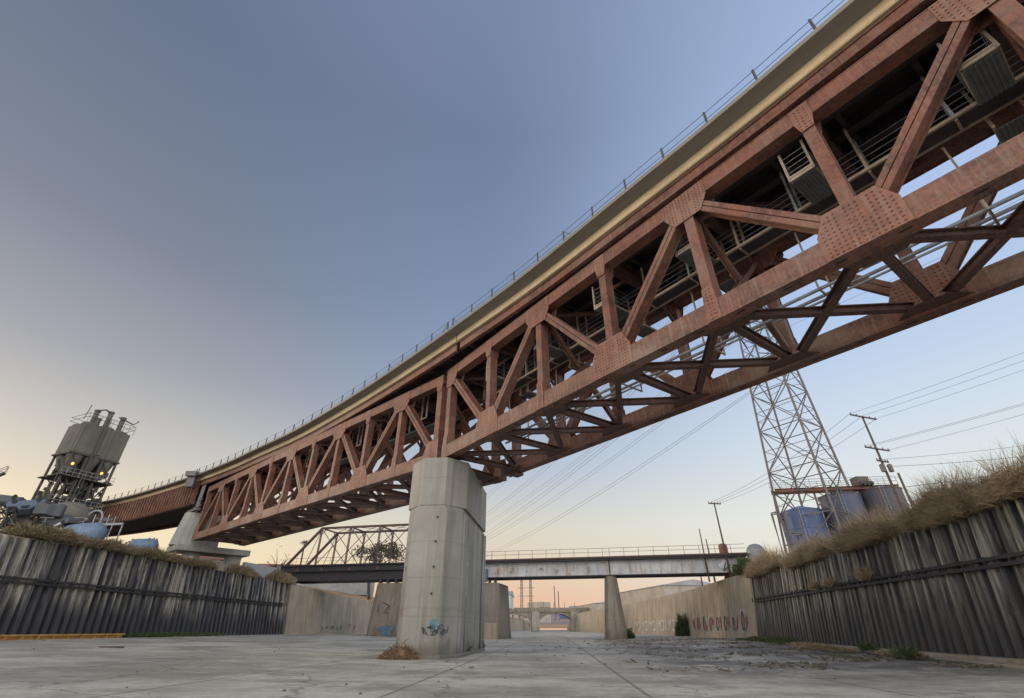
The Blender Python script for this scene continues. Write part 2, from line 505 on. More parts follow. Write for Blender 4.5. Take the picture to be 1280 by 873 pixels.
def empty(name, loc=(0, 0, 0), rz=0.0):
    o = bpy.data.objects.new(name, None); COL.objects.link(o)
    o.location = loc; o.rotation_euler = (0, 0, rz); o.empty_display_size = .5
    return o


def copy_tree(o, parent=None):
    c = o.copy(); COL.objects.link(c)
    if parent is not None: c.parent = parent
    for ch in list(o.children): copy_tree(ch, c)
    return c


def lerp(a, b, t): return a + (b - a) * t


def interp(tab, x):
    if x <= tab[0][0]: return tab[0][1]
    for (a, va), (b, vb) in zip(tab, tab[1:]):
        if x <= b: return lerp(va, vb, (x - a) / (b - a))
    return tab[-1][1]


# ------------------------------------------------------------------ terrain
# foot lines of the river walls, (y, x)
LW = [(-60, -39.5), (18, -35.9), (37.8, -34.7), (51.3, -34.2), (79.2, -32.6)]
LWc = [(79.2, -32.6), (112, -29.6), (170, -17.5), (238, -9), (600, 30)]
RW = [(-60, 1.5), (5, 15.5), (21, 19.1), (32, 21.2), (64, 28.3)]
RWc = [(64, 28.3), (92, 29.6), (144, 31.0), (214, 27.0), (250, 27.5), (600, 60)]


def lx(y): return interp(LW + LWc[1:], y)
def rx(y): return interp(RW + RWc[1:], y)


def bedz(x, y):
    z = .63 * max(0, min(1, (-x - 7) / 26))
    z += .22 * max(0, min(1, (x - 12) / 9))
    return z


b = MB()
ys = [-60 + 3 * i for i in range(60)] + [120 + 12 * i for i in range(41)]
xsn = [i / 40 for i in range(41)]
vs = []
for y in ys:
    a, c = lx(y) - 2.0, rx(y) + 2.0
    for t in xsn:
        xx = lerp(a, c, t)
        vs.append((xx, y, bedz(xx, y)))
fs = [(i * 41 + j, i * 41 + j + 1, (i + 1) * 41 + j + 1, (i + 1) * 41 + j) for i in range(len(ys) - 1) for j in range(40)]
b.add(vs, fs)
o = b.build('river_bed', M['bed'], fix=False, smooth=True)
tag(o, 'wide pale concrete bed of the drained river with dark silt patches', kind='structure')


def bank(name, fn, side, z, wallh, label):
    b = MB(); vs = []; fs = []
    yy = [-60, -20, 5, 21, 32, 42, 50, 57, 64, 75, 88, 92, 110, 125, 144, 180, 214, 238, 300, 400, 600]
    cols = [1.25, 4, 15, 60, 300, 4000]
    for y in yy:
        for k, dx in enumerate(cols):
            vs.append((fn(y) + side * dx, y, z - .25 + (.25 if k else 0) + (random.uniform(-.1, .15) if 0 < k < 3 else 0)))
    nc = len(cols)
    for i in range(len(yy) - 1):
        for j in range(nc - 1):
            fs.append((i * nc + j, i * nc + j + 1, (i + 1) * nc + j + 1, (i + 1) * nc + j))
    b.add(vs, fs)
    o = b.build(name, M['bank']); tag(o, label, kind='structure')


bank('bank_ground_left', lx, -1, 7.35, 7.0, 'raised industrial ground on top of the left river bank')
bank('bank_ground_right', rx, 1, 6.1, 6.0, 'raised ground on top of the right river bank')
b = MB()
b.add([(-5000, 598, 5.5), (5000, 598, 5.5), (5000, 6000, 5.5), (-5000, 6000, 5.5)], [(0, 1, 2, 3)])
tag(b.build('distant_ground', M['bank']), 'flat city ground far upstream', kind='structure')
b = MB()
b.add([(-5000, -3000, 5.4), (5000, -3000, 5.4), (5000, -60, 5.4), (-5000, -60, 5.4)], [(0, 1, 2, 3)])
tag(b.build('ground_behind', M['bank']), 'flat ground behind the viewer', kind='structure')
# hills
b = MB(); vs = []; n = 120
for i in range(n + 1):
    a = R(-75 + 150 * i / n)
    h = 60 + 45 * math.sin(i * .21) + 25 * math.sin(i * .53 + 1) + random.uniform(-5, 5)
    for r_, z in ((2600, 5), (3100, max(20, h)), (3600, 5)):
        vs.append((math.sin(a) * r_, math.cos(a) * r_, z))
b.add(vs, [(i * 3 + j, i * 3 + j + 1, (i + 1) * 3 + j + 1, (i + 1) * 3 + j) for i in range(n) for j in range(2)])
tag(b.build('hills', M['hill'], smooth=True), 'low haze-tinted hills on the horizon', kind='structure')


# ------------------------------------------------------------------ sheet pile walls
def resample(line, step):
    pts = [Vector((x, y)) for y, x in line]; out_ = [pts[0]]; rest = step
    for p, q in zip(pts, pts[1:]):
        L_ = (q - p).length; d = (q - p) / L_; t = rest
        while t <= L_:
            out_.append(p + d * t); t += step
        rest = t - L_
    return out_


def sheet_wall(line, side, h, batter, mat, label, cat, wz=3.95, pitch=.74):
    root = empty('sheet_pile_wall'); tag(root, label, cat)
    base = resample(line, pitch); pts = []
    for p, q in zip(base, base[1:]):
        pts += [p, p.lerp(q, .46), p.lerp(q, .56), p.lerp(q, .92)]
    b = MB(); k = len(pts); rows = 5
    prof = []
    for i, p in enumerate(pts):
        q = pts[min(i + 1, k - 1)]; r_ = pts[max(i - 1, 0)]
        d = (q - r_).normalized(); nrm = Vector((d.y, -d.x)) * side   # pointing to the bank
        ph = i % 4
        off = (0, 0, .8, .8)[ph]
        prof.append((p, nrm, off))
    top = [h(pts[min(i * 4, k - 1)].y) + random.choice((0, 0, .05, -.06, .10)) for i in range(k // 4 + 2)]
    jit = [random.uniform(-.04, .05) for i in range(k // 4 + 2)]
    vs = []
    for layer in (0, 1):
        for p, nrm, off in prof:
            pass
    for layer in (0, .05):
        for i, (p, nrm, off) in enumerate(prof):
            z0 = bedz(p.x, p.y) - .3
            for r_ in range(rows + 1):
                z = lerp(z0, top[i // 4], r_ / rows)
                x_ = p + nrm * (off + jit[i // 4] + layer + batter * z)
                vs.append((x_.x, x_.y, z))
    fs = []; w = rows + 1; K = k * w
    for i in range(k - 1):
        for r_ in range(rows):
            a = i * w + r_
            fs.append((a, a + w, a + w + 1, a + 1)); fs.append((a + K, a + K + 1, a + K + w + 1, a + K + w))
        a = i * w + rows; fs.append((a, a + w, a + K + w, a + K))
    b.add(vs, fs)
    b.build('sheet_piles', mat, root)
    # double channel waler
    for dz in (0, .26):
        wb = MB()
        for (p, n1, _), (q, n2, _) in zip(prof[::8], prof[8::8]):
            za, zc = wz(p.y) + dz, wz(q.y) + dz; pa = p + n1 * (batter * za - .12); qa = q + n2 * (batter * zc - .12)
            wb.beam((pa.x, pa.y, za), (qa.x, qa.y, zc), .17, .13)
        wb.build('waler_channel', M['blackiron'], root)
    wb = MB()
    for p, n1, _ in prof[4::8]:
        pa = p + n1 * (batter * 4.1 - .22); wb.beam((pa.x, pa.y, wz(p.y) - .05), (pa.x, pa.y, wz(p.y) + .35), .10, .08)
    wb.build('tie_bolt', M['rubber'], root)
    # capping: earth-filled strip behind the piles
    cb = MB()
    for (p, n1, _), (q, n2, _) in zip(prof[::16], prof[16::16]):
        pa = p + n1 * (batter * 7 + .95); qa = q + n2 * (batter * 7 + .95)
        cb.beam((pa.x, pa.y, h(p.y) - .4), (qa.x, qa.y, h(q.y) - .4), .8, .5)
    cb.build('cap_beam', M['wall'], root)
    return root


sheet_wall([(y, x) for y, x in LW if y >= 20] if False else [(12, -36.2)] + LW[2:], -1, lambda y: interp([(35, 6.95), (42, 7.0), (53, 7.15), (80, 7.3)], y), .11, M['pileL'],
           'tall dark corrugated sheet pile wall with white lime streaks on the left bank', 'river wall', lambda y: 4.1, .80)
sheet_wall([(6, 15.75)] + RW[2:], 1, lambda y: interp([(18, 6.0), (35, 6.1), (50, 6.6), (64, 7.1)], y), .12, M['pileR'],
           'dark ribbed sheet pile wall leaning back along the right bank, dry grass hanging over it', 'river wall', lambda y: interp([(19, 3.42), (64, 4.0)], y))


def conc_wall(name, line, side, h, batter, label, mat='wall', panel=6.0, hfn=None):
    root = empty(name); tag(root, label, 'river wall')
    b = MB(); pts = resample(line, panel); pts.append(Vector((line[-1][1], line[-1][0])))
    rings = []
    for i, p in enumerate(pts):
        q = pts[min(i + 1, len(pts) - 1)]; r_ = pts[max(i - 1, 0)]
        d = (q - r_).normalized(); nrm = Vector((d.y, -d.x)) * side
        z0 = bedz(p.x, p.y) - .3; hh = hfn(p.y) if hfn else h
        A = p + nrm * 0; B = p + nrm * (batter * hh); C = p + nrm * (batter * hh + .5); D = p + nrm * (batter * hh + 1.6)
        rings.append([(A.x, A.y, z0), (B.x, B.y, hh), (C.x, C.y, hh), (D.x, D.y, z0)])
    b.loft(rings)
    b.build('wall_face', M[mat], root)
    jb = MB()
    for i, (p, rg) in enumerate(zip(pts[1:-1], rings[1:-1])):
        q = pts[i + 2]; d = (q - pts[i]).normalized()
        n_ = Vector((d.y, -d.x)) * side * -.006
        jb.beam((rg[0][0] + n_.x, rg[0][1] + n_.y, rg[0][2]), (rg[1][0] + n_.x, rg[1][1] + n_.y, rg[1][2]), .05, .02, up=(n_.x, n_.y, 0))
    jb.build('panel_joint', M['pier2'], root)
    return root


wl = conc_wall('concrete_wall', LWc, -1, 7.4, .1, 'stained concrete river wall beyond the left sheet piling',
               hfn=lambda y: interp([(79, 7.1), (95, 6.6), (112, 6.2), (600, 6.4)], y))
wr = conc_wall('concrete_wall', RWc, 1, 6.7, .12, 'long concrete river wall curving upstream from the right sheet piling',
               hfn=lambda y: interp([(64, 7.3), (92, 6.9), (600, 6.6)], y))

# concrete toe ledge along the right sheet piling
b = MB()
for (y0, x0), (y1, x1) in zip([(6, 15.75)] + RW[2:], RW[2:]):
    for k, (o0, o1, z1) in enumerate(((-.05, -.75, .34), (-.75, -1.35, .22))):
        z0 = -.1
        v = [(x0 + o0, y0, z0), (x0 + o1, y0, z0), (x0 + o1, y0, z1), (x0 + o0, y0, z1)]
        w = [(x1 + o0, y1, z0), (x1 + o1, y1, z0), (x1 + o1, y1, z1), (x1 + o0, y1, z1)]
        b.loft([v, w])
tag(b.build('toe_ledge', M['wall'], bevel=.03), 'stepped concrete ledge along the foot of the right sheet pile wall', 'ledge')

# silt, algae, grass strip at the right
def blob(cx, cy, rx_, ry_, z, n=40, seed=0, rot=0, wob=.3):
    rg = random.Random(seed); ph = [rg.uniform(0, 6.28) for _ in range(4)]
    poly = []
    for i in range(n):
        a = 2 * math.pi * i / n
        r_ = 1 + wob * (math.sin(3 * a + ph[0]) * .5 + math.sin(5 * a + ph[1]) * .35 + math.sin(9 * a + ph[2]) * .25)
        x, y = rx_ * r_ * math.cos(a), ry_ * r_ * math.sin(a)
        poly.append((cx + x * math.cos(rot) - y * math.sin(rot), cy + x * math.sin(rot) + y * math.cos(rot)))
    return poly


for i, (cx, cy, a_, b_, lab) in enumerate([(18.1, 25.5, .55, 4.5, 'green algae puddle near the ledge, nearest the viewer'),
                                           (19.9, 34, .6, 5, 'narrow algae puddle farther along the right ledge'),
                                           (16.9, 29.5, .45, 3.2, 'small algae film out on the silt')]):
    b = MB(); poly = [(x, y) for x, y in blob(cx, cy, a_, b_, 0, 40, i, R(-11))]
    b.add([(x, y, bedz(x, y) + .02) for x, y in poly], [tuple(range(len(poly)))])
    tag(b.build('algae_puddle', M['algae']), lab, kind='structure')


# ------------------------------------------------------------------ vegetation helpers
def tuft(name, mat, cx, cy, cz, rx_, ry_, rz_, nblades, ln, droop, seed, rot=0, wd=.02, parent=None, up=.55):
    rg = random.Random(seed); b = MB()
    c_, s_ = math.cos(rot), math.sin(rot)
    for _ in range(nblades):
        while True:
            u, v, w = rg.uniform(-1, 1), rg.uniform(-1, 1), rg.uniform(-.2, 1)
            if u * u + v * v + w * w < 1 and (rx_ < .8 or rg.random() < .25 + .75 * (math.sin(u * 9 + seed * 2.1) * math.cos(w * 4 + u * 5) > -.15)): break
        lump = .75 + .35 * math.sin(u * 7 + seed) * math.cos(v * 5)
        x, y = u * rx_, v * ry_
        p = Vector((cx + x * c_ - y * s_, cy + x * s_ + y * c_, cz + w * rz_ * lump))
        d = Vector((u * .6 + rg.uniform(-.6, .6), v * .6 + rg.uniform(-.6, .6), up + rg.uniform(-.3, .5)))
        d = Vector((d.x * c_ - d.y * s_, d.x * s_ + d.y * c_, d.z)).normalized()
        l_ = ln * rg.uniform(.5, 1.25); side = d.cross(Vector((rg.uniform(-1, 1), rg.uniform(-1, 1), .2))).normalized() * wd * rg.uniform(.6, 1.4)
        m1 = p + d * l_ * .5; m2 = m1 + (d + Vector((0, 0, -droop))).normalized() * l_ * .5
        b.add([p - side, p + side, m1 + side * .8, m1 - side * .8, m2], [(0, 1, 2, 3), (3, 2, 4)])
    return b.build(name, mat, parent, fix=False)


def leafball(b, c, r_, n, size, rg):
    for _ in range(n):
        v = Vector((rg.gauss(0, 1), rg.gauss(0, 1), rg.gauss(0, 1))).normalized() * (rg.random() ** .4)
        p = Vector(c) + Vector((v.x * r_[0], v.y * r_[1], v.z * r_[2]))
        a = Vector((rg.gauss(0, 1), rg.gauss(0, 1), rg.gauss(0, 1))).normalized(); d = a.cross(Vector((rg.gauss(0, 1), rg.gauss(0, 1), .3))).normalized()
        s = size * rg.uniform(.6, 1.4)
        b.add([p - a * s, p + d * s * .45, p + a * s, p - d * s * .45], [(0, 1, 2, 3)])


def tree(name, base, h, cr, label, cat, mat='leafdark', seed=1, dens=1.0, leaf=.22, group=None, clumps=14):
    rg = random.Random(seed); root = empty(name, base); tag(root, label, cat, group)
    t = MB(); tips = []
    t.tube([(0, 0, 0), (rg.uniform(-.1, .1) * h, 0, h * .3), (rg.uniform(-.1, .1) * h, rg.uniform(-.05, .05) * h, h * .6)], [h * .03, h * .022, h * .012], 7)
    for i in range(9):
        a = rg.uniform(0, 6.28); r_ = rg.uniform(.5, .95) * cr
        p = Vector((0, 0, h * rg.uniform(.25, .5))); q = Vector((math.cos(a) * r_, math.sin(a) * r_, h * rg.uniform(.55, .9)))
        t.tube([p, (p + q) / 2 + Vector((0, 0, .03 * h)), q], [h * .013, h * .008, h * .003], 5); tips.append(q)
    t.build('trunk', M['bark'], root, smooth=True)
    c = MB()
    for i in range(clumps):
        q = tips[i % len(tips)] + Vector((rg.uniform(-1, 1), rg.uniform(-1, 1), rg.uniform(-.5, .7))) * cr * .3
        k = cr * rg.uniform(.22, .42)
        leafball(c, q, (k, k, k * .7), int(90 * dens), leaf, rg)
    c.build('crown', M[mat], root, fix=False)
    return root


# ------------------------------------------------------------------ the big railway bridge
P1 = Vector((-4.656, 29.807, 0)); A1 = R(-36.44)
D1 = Vector((math.sin(A1), math.cos(A1), 0)); N1 = Vector((-D1.y, D1.x, 0))
A2 = R(-47.5); D2 = Vector((math.sin(A2), math.cos(A2), 0)); N2 = Vector((-D2.y, D2.x, 0))


def inside(poly, x, z, mg):
    ok = True; k = len(poly); cx = sum(p[0] for p in poly) / k; cz = sum(p[1] for p in poly) / k
    for i in range(k):
        (x0, z0), (x1, z1) = poly[i], poly[(i + 1) % k]
        ex, ez = x1 - x0, z1 - z0; l_ = math.hypot(ex, ez)
        if l_ < 1e-6: continue
        nx, nz = -ez / l_, ex / l_
        if (cx - x0) * nx + (cz - z0) * nz < 0: nx, nz = -nx, -nz
        if (x - x0) * nx + (z - z0) * nz < mg: return False
    return True


def riveted(poly, ya, yb, side, parent, name, chord_lo, chord_hi):
    b = MB(); b.prism(poly, ya, yb, 'y'); b.cur = 1
    yo = yb if side > 0 else ya; sg = 1 if side > 0 else -1
    x0 = min(p[0] for p in poly); x1 = max(p[0] for p in poly); z0 = min(p[1] for p in poly); z1 = max(p[1] for p in poly)
    cx = (x0 + x1) / 2
    st = .155; nx = int((x1 - x0) / st); nz = int((z1 - z0) / st)
    for i in range(nx + 1):
        for j in range(nz + 1):
            x = cx + (i - nx / 2) * st; z = z0 + .09 + j * st
            if not inside(poly, x, z, .05): continue
            in_ch = chord_lo <= z <= chord_hi
            if not in_ch and abs(abs(x - cx) - .30) < .13: continue      # bare strips between the member ends
            r_ = .036; vs = []
            for k in range(6): vs.append((x + r_ * math.cos(k * 1.0472), yo, z + r_ * math.sin(k * 1.0472)))
            for k in range(6): vs.append((x + r_ * .55 * math.cos(k * 1.0472), yo + sg * .026, z + r_ * .55 * math.sin(k * 1.0472)))
            b.add(vs, [(k, (k + 1) % 6, (k + 1) % 6 + 6, k + 6) for k in range(6)] + [(6, 7, 8, 9, 10, 11)])
    return b.build(name, [M['gusset'], M['rivet_head']], parent)


def truss_span(name, label, origin, D, s0, step, nn, main0, zb, fullrivet):
    """local frame: x along the span, y towards the camera side, z up. main0: parity of the top main nodes"""
    root = empty(name, origin, math.atan2(D.y, D.x)); tag(root, label, 'bridge span')
    zt = zb + 6.44; CH = .82; TH = .68; DP = .55
    s = [s0 + step * k for k in range(nn + 1)]
    lo, hi = min(s[0], s[-1]) - .35, max(s[0], s[-1]) + .35
    gm = M['rivet']; cm = M['chord_a'] if fullrivet else M['chord_b']
    for pl, y1 in enumerate((0.0, -6.1 + DP)):
        y0 = y1 - DP
        lo, hi = (lo, hi + .8) if (pl and nn == 8) else ((lo - .5, hi) if (pl and nn == 10) else (lo, hi))
        # chords: box with riveted outer plate, slots below are black plates, shade in their colour
        c = MB(); c.box(lo, hi, y0 + .02, y1 - .02, zb + .03, zb + CH - .03)
        c.box(lo, hi, y1 - .05, y1 + .012, zb, zb + CH); c.box(lo, hi, y0 - .012, y0 + .05, zb, zb + CH)
        c.build('bottom_chord', cm, root)
        sl = MB(); x = lo + 1.2
        while x < hi - 1:
            sl.prism([(x - .17, y0 + .275), (x - .13, y0 + .24), (x + .13, y0 + .24), (x + .17, y0 + .275), (x + .13, y0 + .31), (x - .13, y0 + .31)], zb + .018, zb + .027)
            x += 1.62
        sl.build('hand_hole_row', M['rubber'], root)['kind'] = 'stuff'
        c = MB(); c.box(lo, hi, y0 + .02, y1 - .02, zt - TH + .03, zt - .03)
        c.box(lo, hi, y1 - .05, y1 + .012, zt - TH, zt); c.box(lo, hi, y0 - .012, y0 + .05, zt - TH, zt)
        c.box(lo, hi, y0 - .03, y1 + .03, zt - .028, zt + .012)
        c.build('top_chord', M['rust'], root)
        for k in range(nn + 1):
            top_main = (k % 2 == main0)
            # vertical
            m_ = MB(); w = .40 if not top_main else .42
            if k in (0, nn): w = .5
            za, zc = zb + CH - .1, zt - TH + .1
            m_.box(s[k] - w / 2 + .03, s[k] + w / 2 - .03, y0 + .07, y1 - .07, za, zc)
            for yy in ((y1 - .07, y1 - .025), (y0 + .025, y0 + .07)):
                m_.box(s[k] - w / 2, s[k] + w / 2, yy[0], yy[1], za, zc)
            m_.build('vertical_post', M['rust'], root)
            # gussets on both faces
            for yy in ((y1 + .014, y1 + .04), (y0 - .04, y0 - .014)):
                if top_main:
                    pb = [(s[k] - .26, zb + .01), (s[k] + .26, zb + .01), (s[k] + .26, zb + CH), (s[k] + .21, zb + 1.45), (s[k] - .21, zb + 1.45), (s[k] - .26, zb + CH)]
                    pt = [(s[k] - 1.0, zt - .01), (s[k] + 1.0, zt - .01), (s[k] + 1.0, zt - TH - .12), (s[k] + .62, zt - 1.42), (s[k] - .62, zt - 1.42), (s[k] - 1.0, zt - TH - .12)]
                else:
                    pb = [(s[k] - 1.1, zb + .01), (s[k] + 1.1, zb + .01), (s[k] + 1.1, zb + CH + .12), (s[k] + .72, zb + 1.66), (s[k] - .72, zb + 1.66), (s[k] - 1.1, zb + CH + .12)]
                    pt = [(s[k] - .32, zt - .01), (s[k] + .32, zt - .01), (s[k] + .32, zt - TH), (s[k] + .21, zt - 1.2), (s[k] - .21, zt - 1.2), (s[k] - .32, zt - TH)]
                if k == 0 or k == nn:
                    q = -1 if (k == 0) == (s[-1] < s[0]) else 1
                    # end plates keep inside the span
                    f = lambda poly: [(min(max(a, lo), hi), z_) for a, z_ in poly]
                    pb, pt = f(pb), f(pt)
                if yy[0] > y1:     # riveted face that shows
                    sd = 1 if pl == 0 else -1; sd = 1 if yy[0] > y1 else -1
                    riveted(pb, yy[0], yy[1], sd, root, 'gusset_plate', zb, zb + CH); riveted(pt, yy[0], yy[1], sd, root, 'gusset_plate', zt - TH, zt)
                else:
                    MB().prism(pb, yy[0], yy[1], 'y').build('inner_gusset', M['gusset'], root); MB().prism(pt, yy[0], yy[1], 'y').build('inner_gusset', M['gusset'], root)
            # diagonals
            if k < nn:
                if top_main: A, B = (s[k], zt - .45), (s[k + 1], zb + .55)
                else: A, B = (s[k], zb + .55), (s[k + 1], zt - .45)
                ax = Vector((B[0] - A[0], 0, B[1] - A[1])); ln = ax.length; ax.normalize()
                pa = Vector((A[0], 0, A[1])) + ax * .55; pc = Vector((B[0], 0, B[1])) - ax * .55
                dgm = MB(); up = (0, 1, 0); yc = (y0 + y1) / 2
                perp = Vector((-ax.z, 0, ax.x))
                pa.y = pc.y = yc
                dgm.beam(pa, pc, .30, DP - .14, up)
                for yo in (y1 - .03, y0 + .03):
                    for sg in (-1, 1):
                        qa = pa + perp * (.115 * sg); qc = pc + perp * (.115 * sg)
                        qa.y = qc.y = yo
                        dgm.beam(qa, qc, .19, .05, up)
                dgm.build('diagonal', M['rust'], root)
    yn, yf = -.275, -6.1 + .275
    for k in range(nn + 1):
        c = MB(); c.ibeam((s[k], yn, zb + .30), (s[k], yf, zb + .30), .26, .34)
        c.build('bottom_strut', M['rust_shaded'], root)
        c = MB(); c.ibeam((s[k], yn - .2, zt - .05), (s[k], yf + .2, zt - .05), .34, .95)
        c.build('floor_beam', M['rust_shaded'], root)
        # horizontal gusset under each chord
        for yy, sg in ((yn, -1), (yf, 1)):
            g = MB()
            xs_ = [(s[k] - 1.3, yy - .26 * 1), (s[k] + 1.3, yy - .26), (s[k] + 1.3, yy + .26), (s[k] - 1.3, yy + .26)]
            e = yy + sg * 1.0
            if sg < 0: poly = [(s[k] - 1.25, yy - .1), (s[k] - .55, e), (s[k] + .55, e), (s[k] + 1.25, yy - .1)]
            else: poly = [(s[k] - 1.25, yy + .1), (s[k] + 1.25, yy + .1), (s[k] + .55, e), (s[k] - .55, e)]
            poly = [(min(max(a, lo), hi), c_) for a, c_ in poly]
            g.prism(poly, zb + .09, zb + .115)
            g.build('lateral_plate', M['rust_shaded'], root)
        # knee braces between floor beam and posts
        MB().beam((s[k], yn - .15, zt - 1.9), (s[k], yn - 1.5, zt - .6), .14, .14).build('knee_brace', M['rust_shaded'], root)
        MB().beam((s[k], yf + .15, zt - 1.9), (s[k], yf + 1.5, zt - .6), .14, .14).build('knee_brace', M['rust_shaded'], root)
        if k % 2 == main0 or nn == 10:
            ym = (yn + yf) / 2; zm = (zb + .6 + zt - .8) / 2
            for (ya, yb) in ((yn - .3, yf + .3), (yf + .3, yn - .3)):
                A_, B_ = Vector((s[k], ya, zt - .8)), Vector((s[k], yb, zb + .6))
                if ya > yb: MB().ibeam(A_, B_, .24, .24, up=(1, 0, 0)).build('sway_brace', M['rust'], root)
                else:
                    for P_, Q_ in ((A_, Vector((s[k], ym, zm)) + (A_ - B_).normalized() * .13), (Vector((s[k], ym, zm)) - (A_ - B_).normalized() * .13, B_)):
                        MB().ibeam(P_, Q_, .24, .24, up=(1, 0, 0)).build('sway_brace', M['rust'], root)
        if k < nn:
            for (ya, yb, dz) in ((yn, yf, 0), (yf, yn, .0)):
                c = MB()
                p = Vector((s[k], ya, zb + .29)); q = Vector((s[k + 1], yb, zb + .29)); d_ = (q - p).normalized()
                if dz == 0 and ya == yf:
                    m0 = (p + q) / 2
                    c.ibeam(p + d_ * .7, m0 - d_ * .14, .26, .30); c.ibeam(m0 + d_ * .14, q - d_ * .7, .26, .30)
                else:
                    c.ibeam(p + d_ * .7, q - d_ * .7, .26, .30)
                c.build('lateral_brace', M['rust_shaded'], root)
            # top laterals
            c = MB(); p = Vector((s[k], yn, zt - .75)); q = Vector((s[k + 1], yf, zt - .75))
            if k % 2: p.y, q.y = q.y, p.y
            c.ibeam(p, q, .2, .2); c.build('top_lateral', M['rust_shaded'], root)
    return root, s


span1, s1 = truss_span('truss_span', 'rust red riveted truss span nearest the viewer, running off the upper right corner', P1, D1, -.5, -4.87, 8, 0, 10.6, True)
span2, s2 = truss_span('truss_span', 'rust red truss span between the tall middle pier and the left bank', P1 - D1 * .1 + D2 * .1, D2, .65, 4.56, 10, 1, 10.42, False)

# ---- deck, swept along the track curve (outer edge of the walkway)
edge = [(19.3, -4.2), (15.15, 1.45), (10.99, 7.07), (8.33, 10.85), (4.9, 15.3), (.95, 20.51), (-3.0, 25.2), (-7.06, 29.84), (-12.4, 35.7), (-18.28, 41.74),
        (-23.4, 46.7), (-28.84, 51.31), (-33.8, 55.7), (-38.94, 59.79), (-42.3, 62.3), (-51.9, 69.1), (-62.7, 75.9), (-74.0, 81.5), (-88, 87.0)]
E_ = [Vector((a, b_, 0)) for a, b_ in edge]


def catmull(P, n=6):
    o_ = []
    for i in range(len(P) - 1):
        p0, p1, p2, p3 = P[max(i - 1, 0)], P[i], P[i + 1], P[min(i + 2, len(P) - 1)]
        for j in range(n):
            t = j / n
            o_.append(.5 * ((2 * p1) + (p2 - p0) * t + (2 * p0 - 5 * p1 + 4 * p2 - p3) * t * t + (3 * p1 - p0 - 3 * p2 + p3) * t ** 3))
    o_.append(P[-1]); return o_


EC = catmull(E_)
for _ in range(6):   # ease out small kinks
    EC = [EC[0]] + [(EC[i - 1] + EC[i] * 2 + EC[i + 1]) / 4 for i in range(1, len(EC) - 1)] + [EC[-1]]
TAN = []
for i in range(len(EC)):
    d = EC[min(i + 1, len(EC) - 1)] - EC[max(i - 1, 0)]; d.normalize(); TAN.append(d)
INW = [Vector((d.y, -d.x, 0)) for d in TAN]      # away from the camera side
ARC = [0]
for p, q in zip(EC, EC[1:]): ARC.append(ARC[-1] + (q - p).length)


def at_arc(a):
    for i in range(len(ARC) - 1):
        if a <= ARC[i + 1]:
            t = (a - ARC[i]) / (ARC[i + 1] - ARC[i]); return EC[i].lerp(EC[i + 1], t), TAN[i].lerp(TAN[i + 1], t).normalized(), INW[i].lerp(INW[i + 1], t).normalized()
    return EC[-1], TAN[-1], INW[-1]


def sweep(name, mat, poly, a0, a1, parent, step=1.2):
    n = max(2, int((a1 - a0) / step)); rings = []
    for i in range(n + 1):
        p, t, w = at_arc(lerp(a0, a1, i / n))
        rings.append([(p.x + w.x * o_, p.y + w.y * o_, z) for o_, z in poly])
    return MB().loft(rings).build(name, mat, parent)


def rectp(o0, o1, z0, z1): return [(o0, z0), (o1, z0), (o1, z1), (o0, z1)]


def arc_of(pt):
    return min(range(len(EC)), key=lambda i: (EC[i] - Vector((pt[0], pt[1], 0))).length)


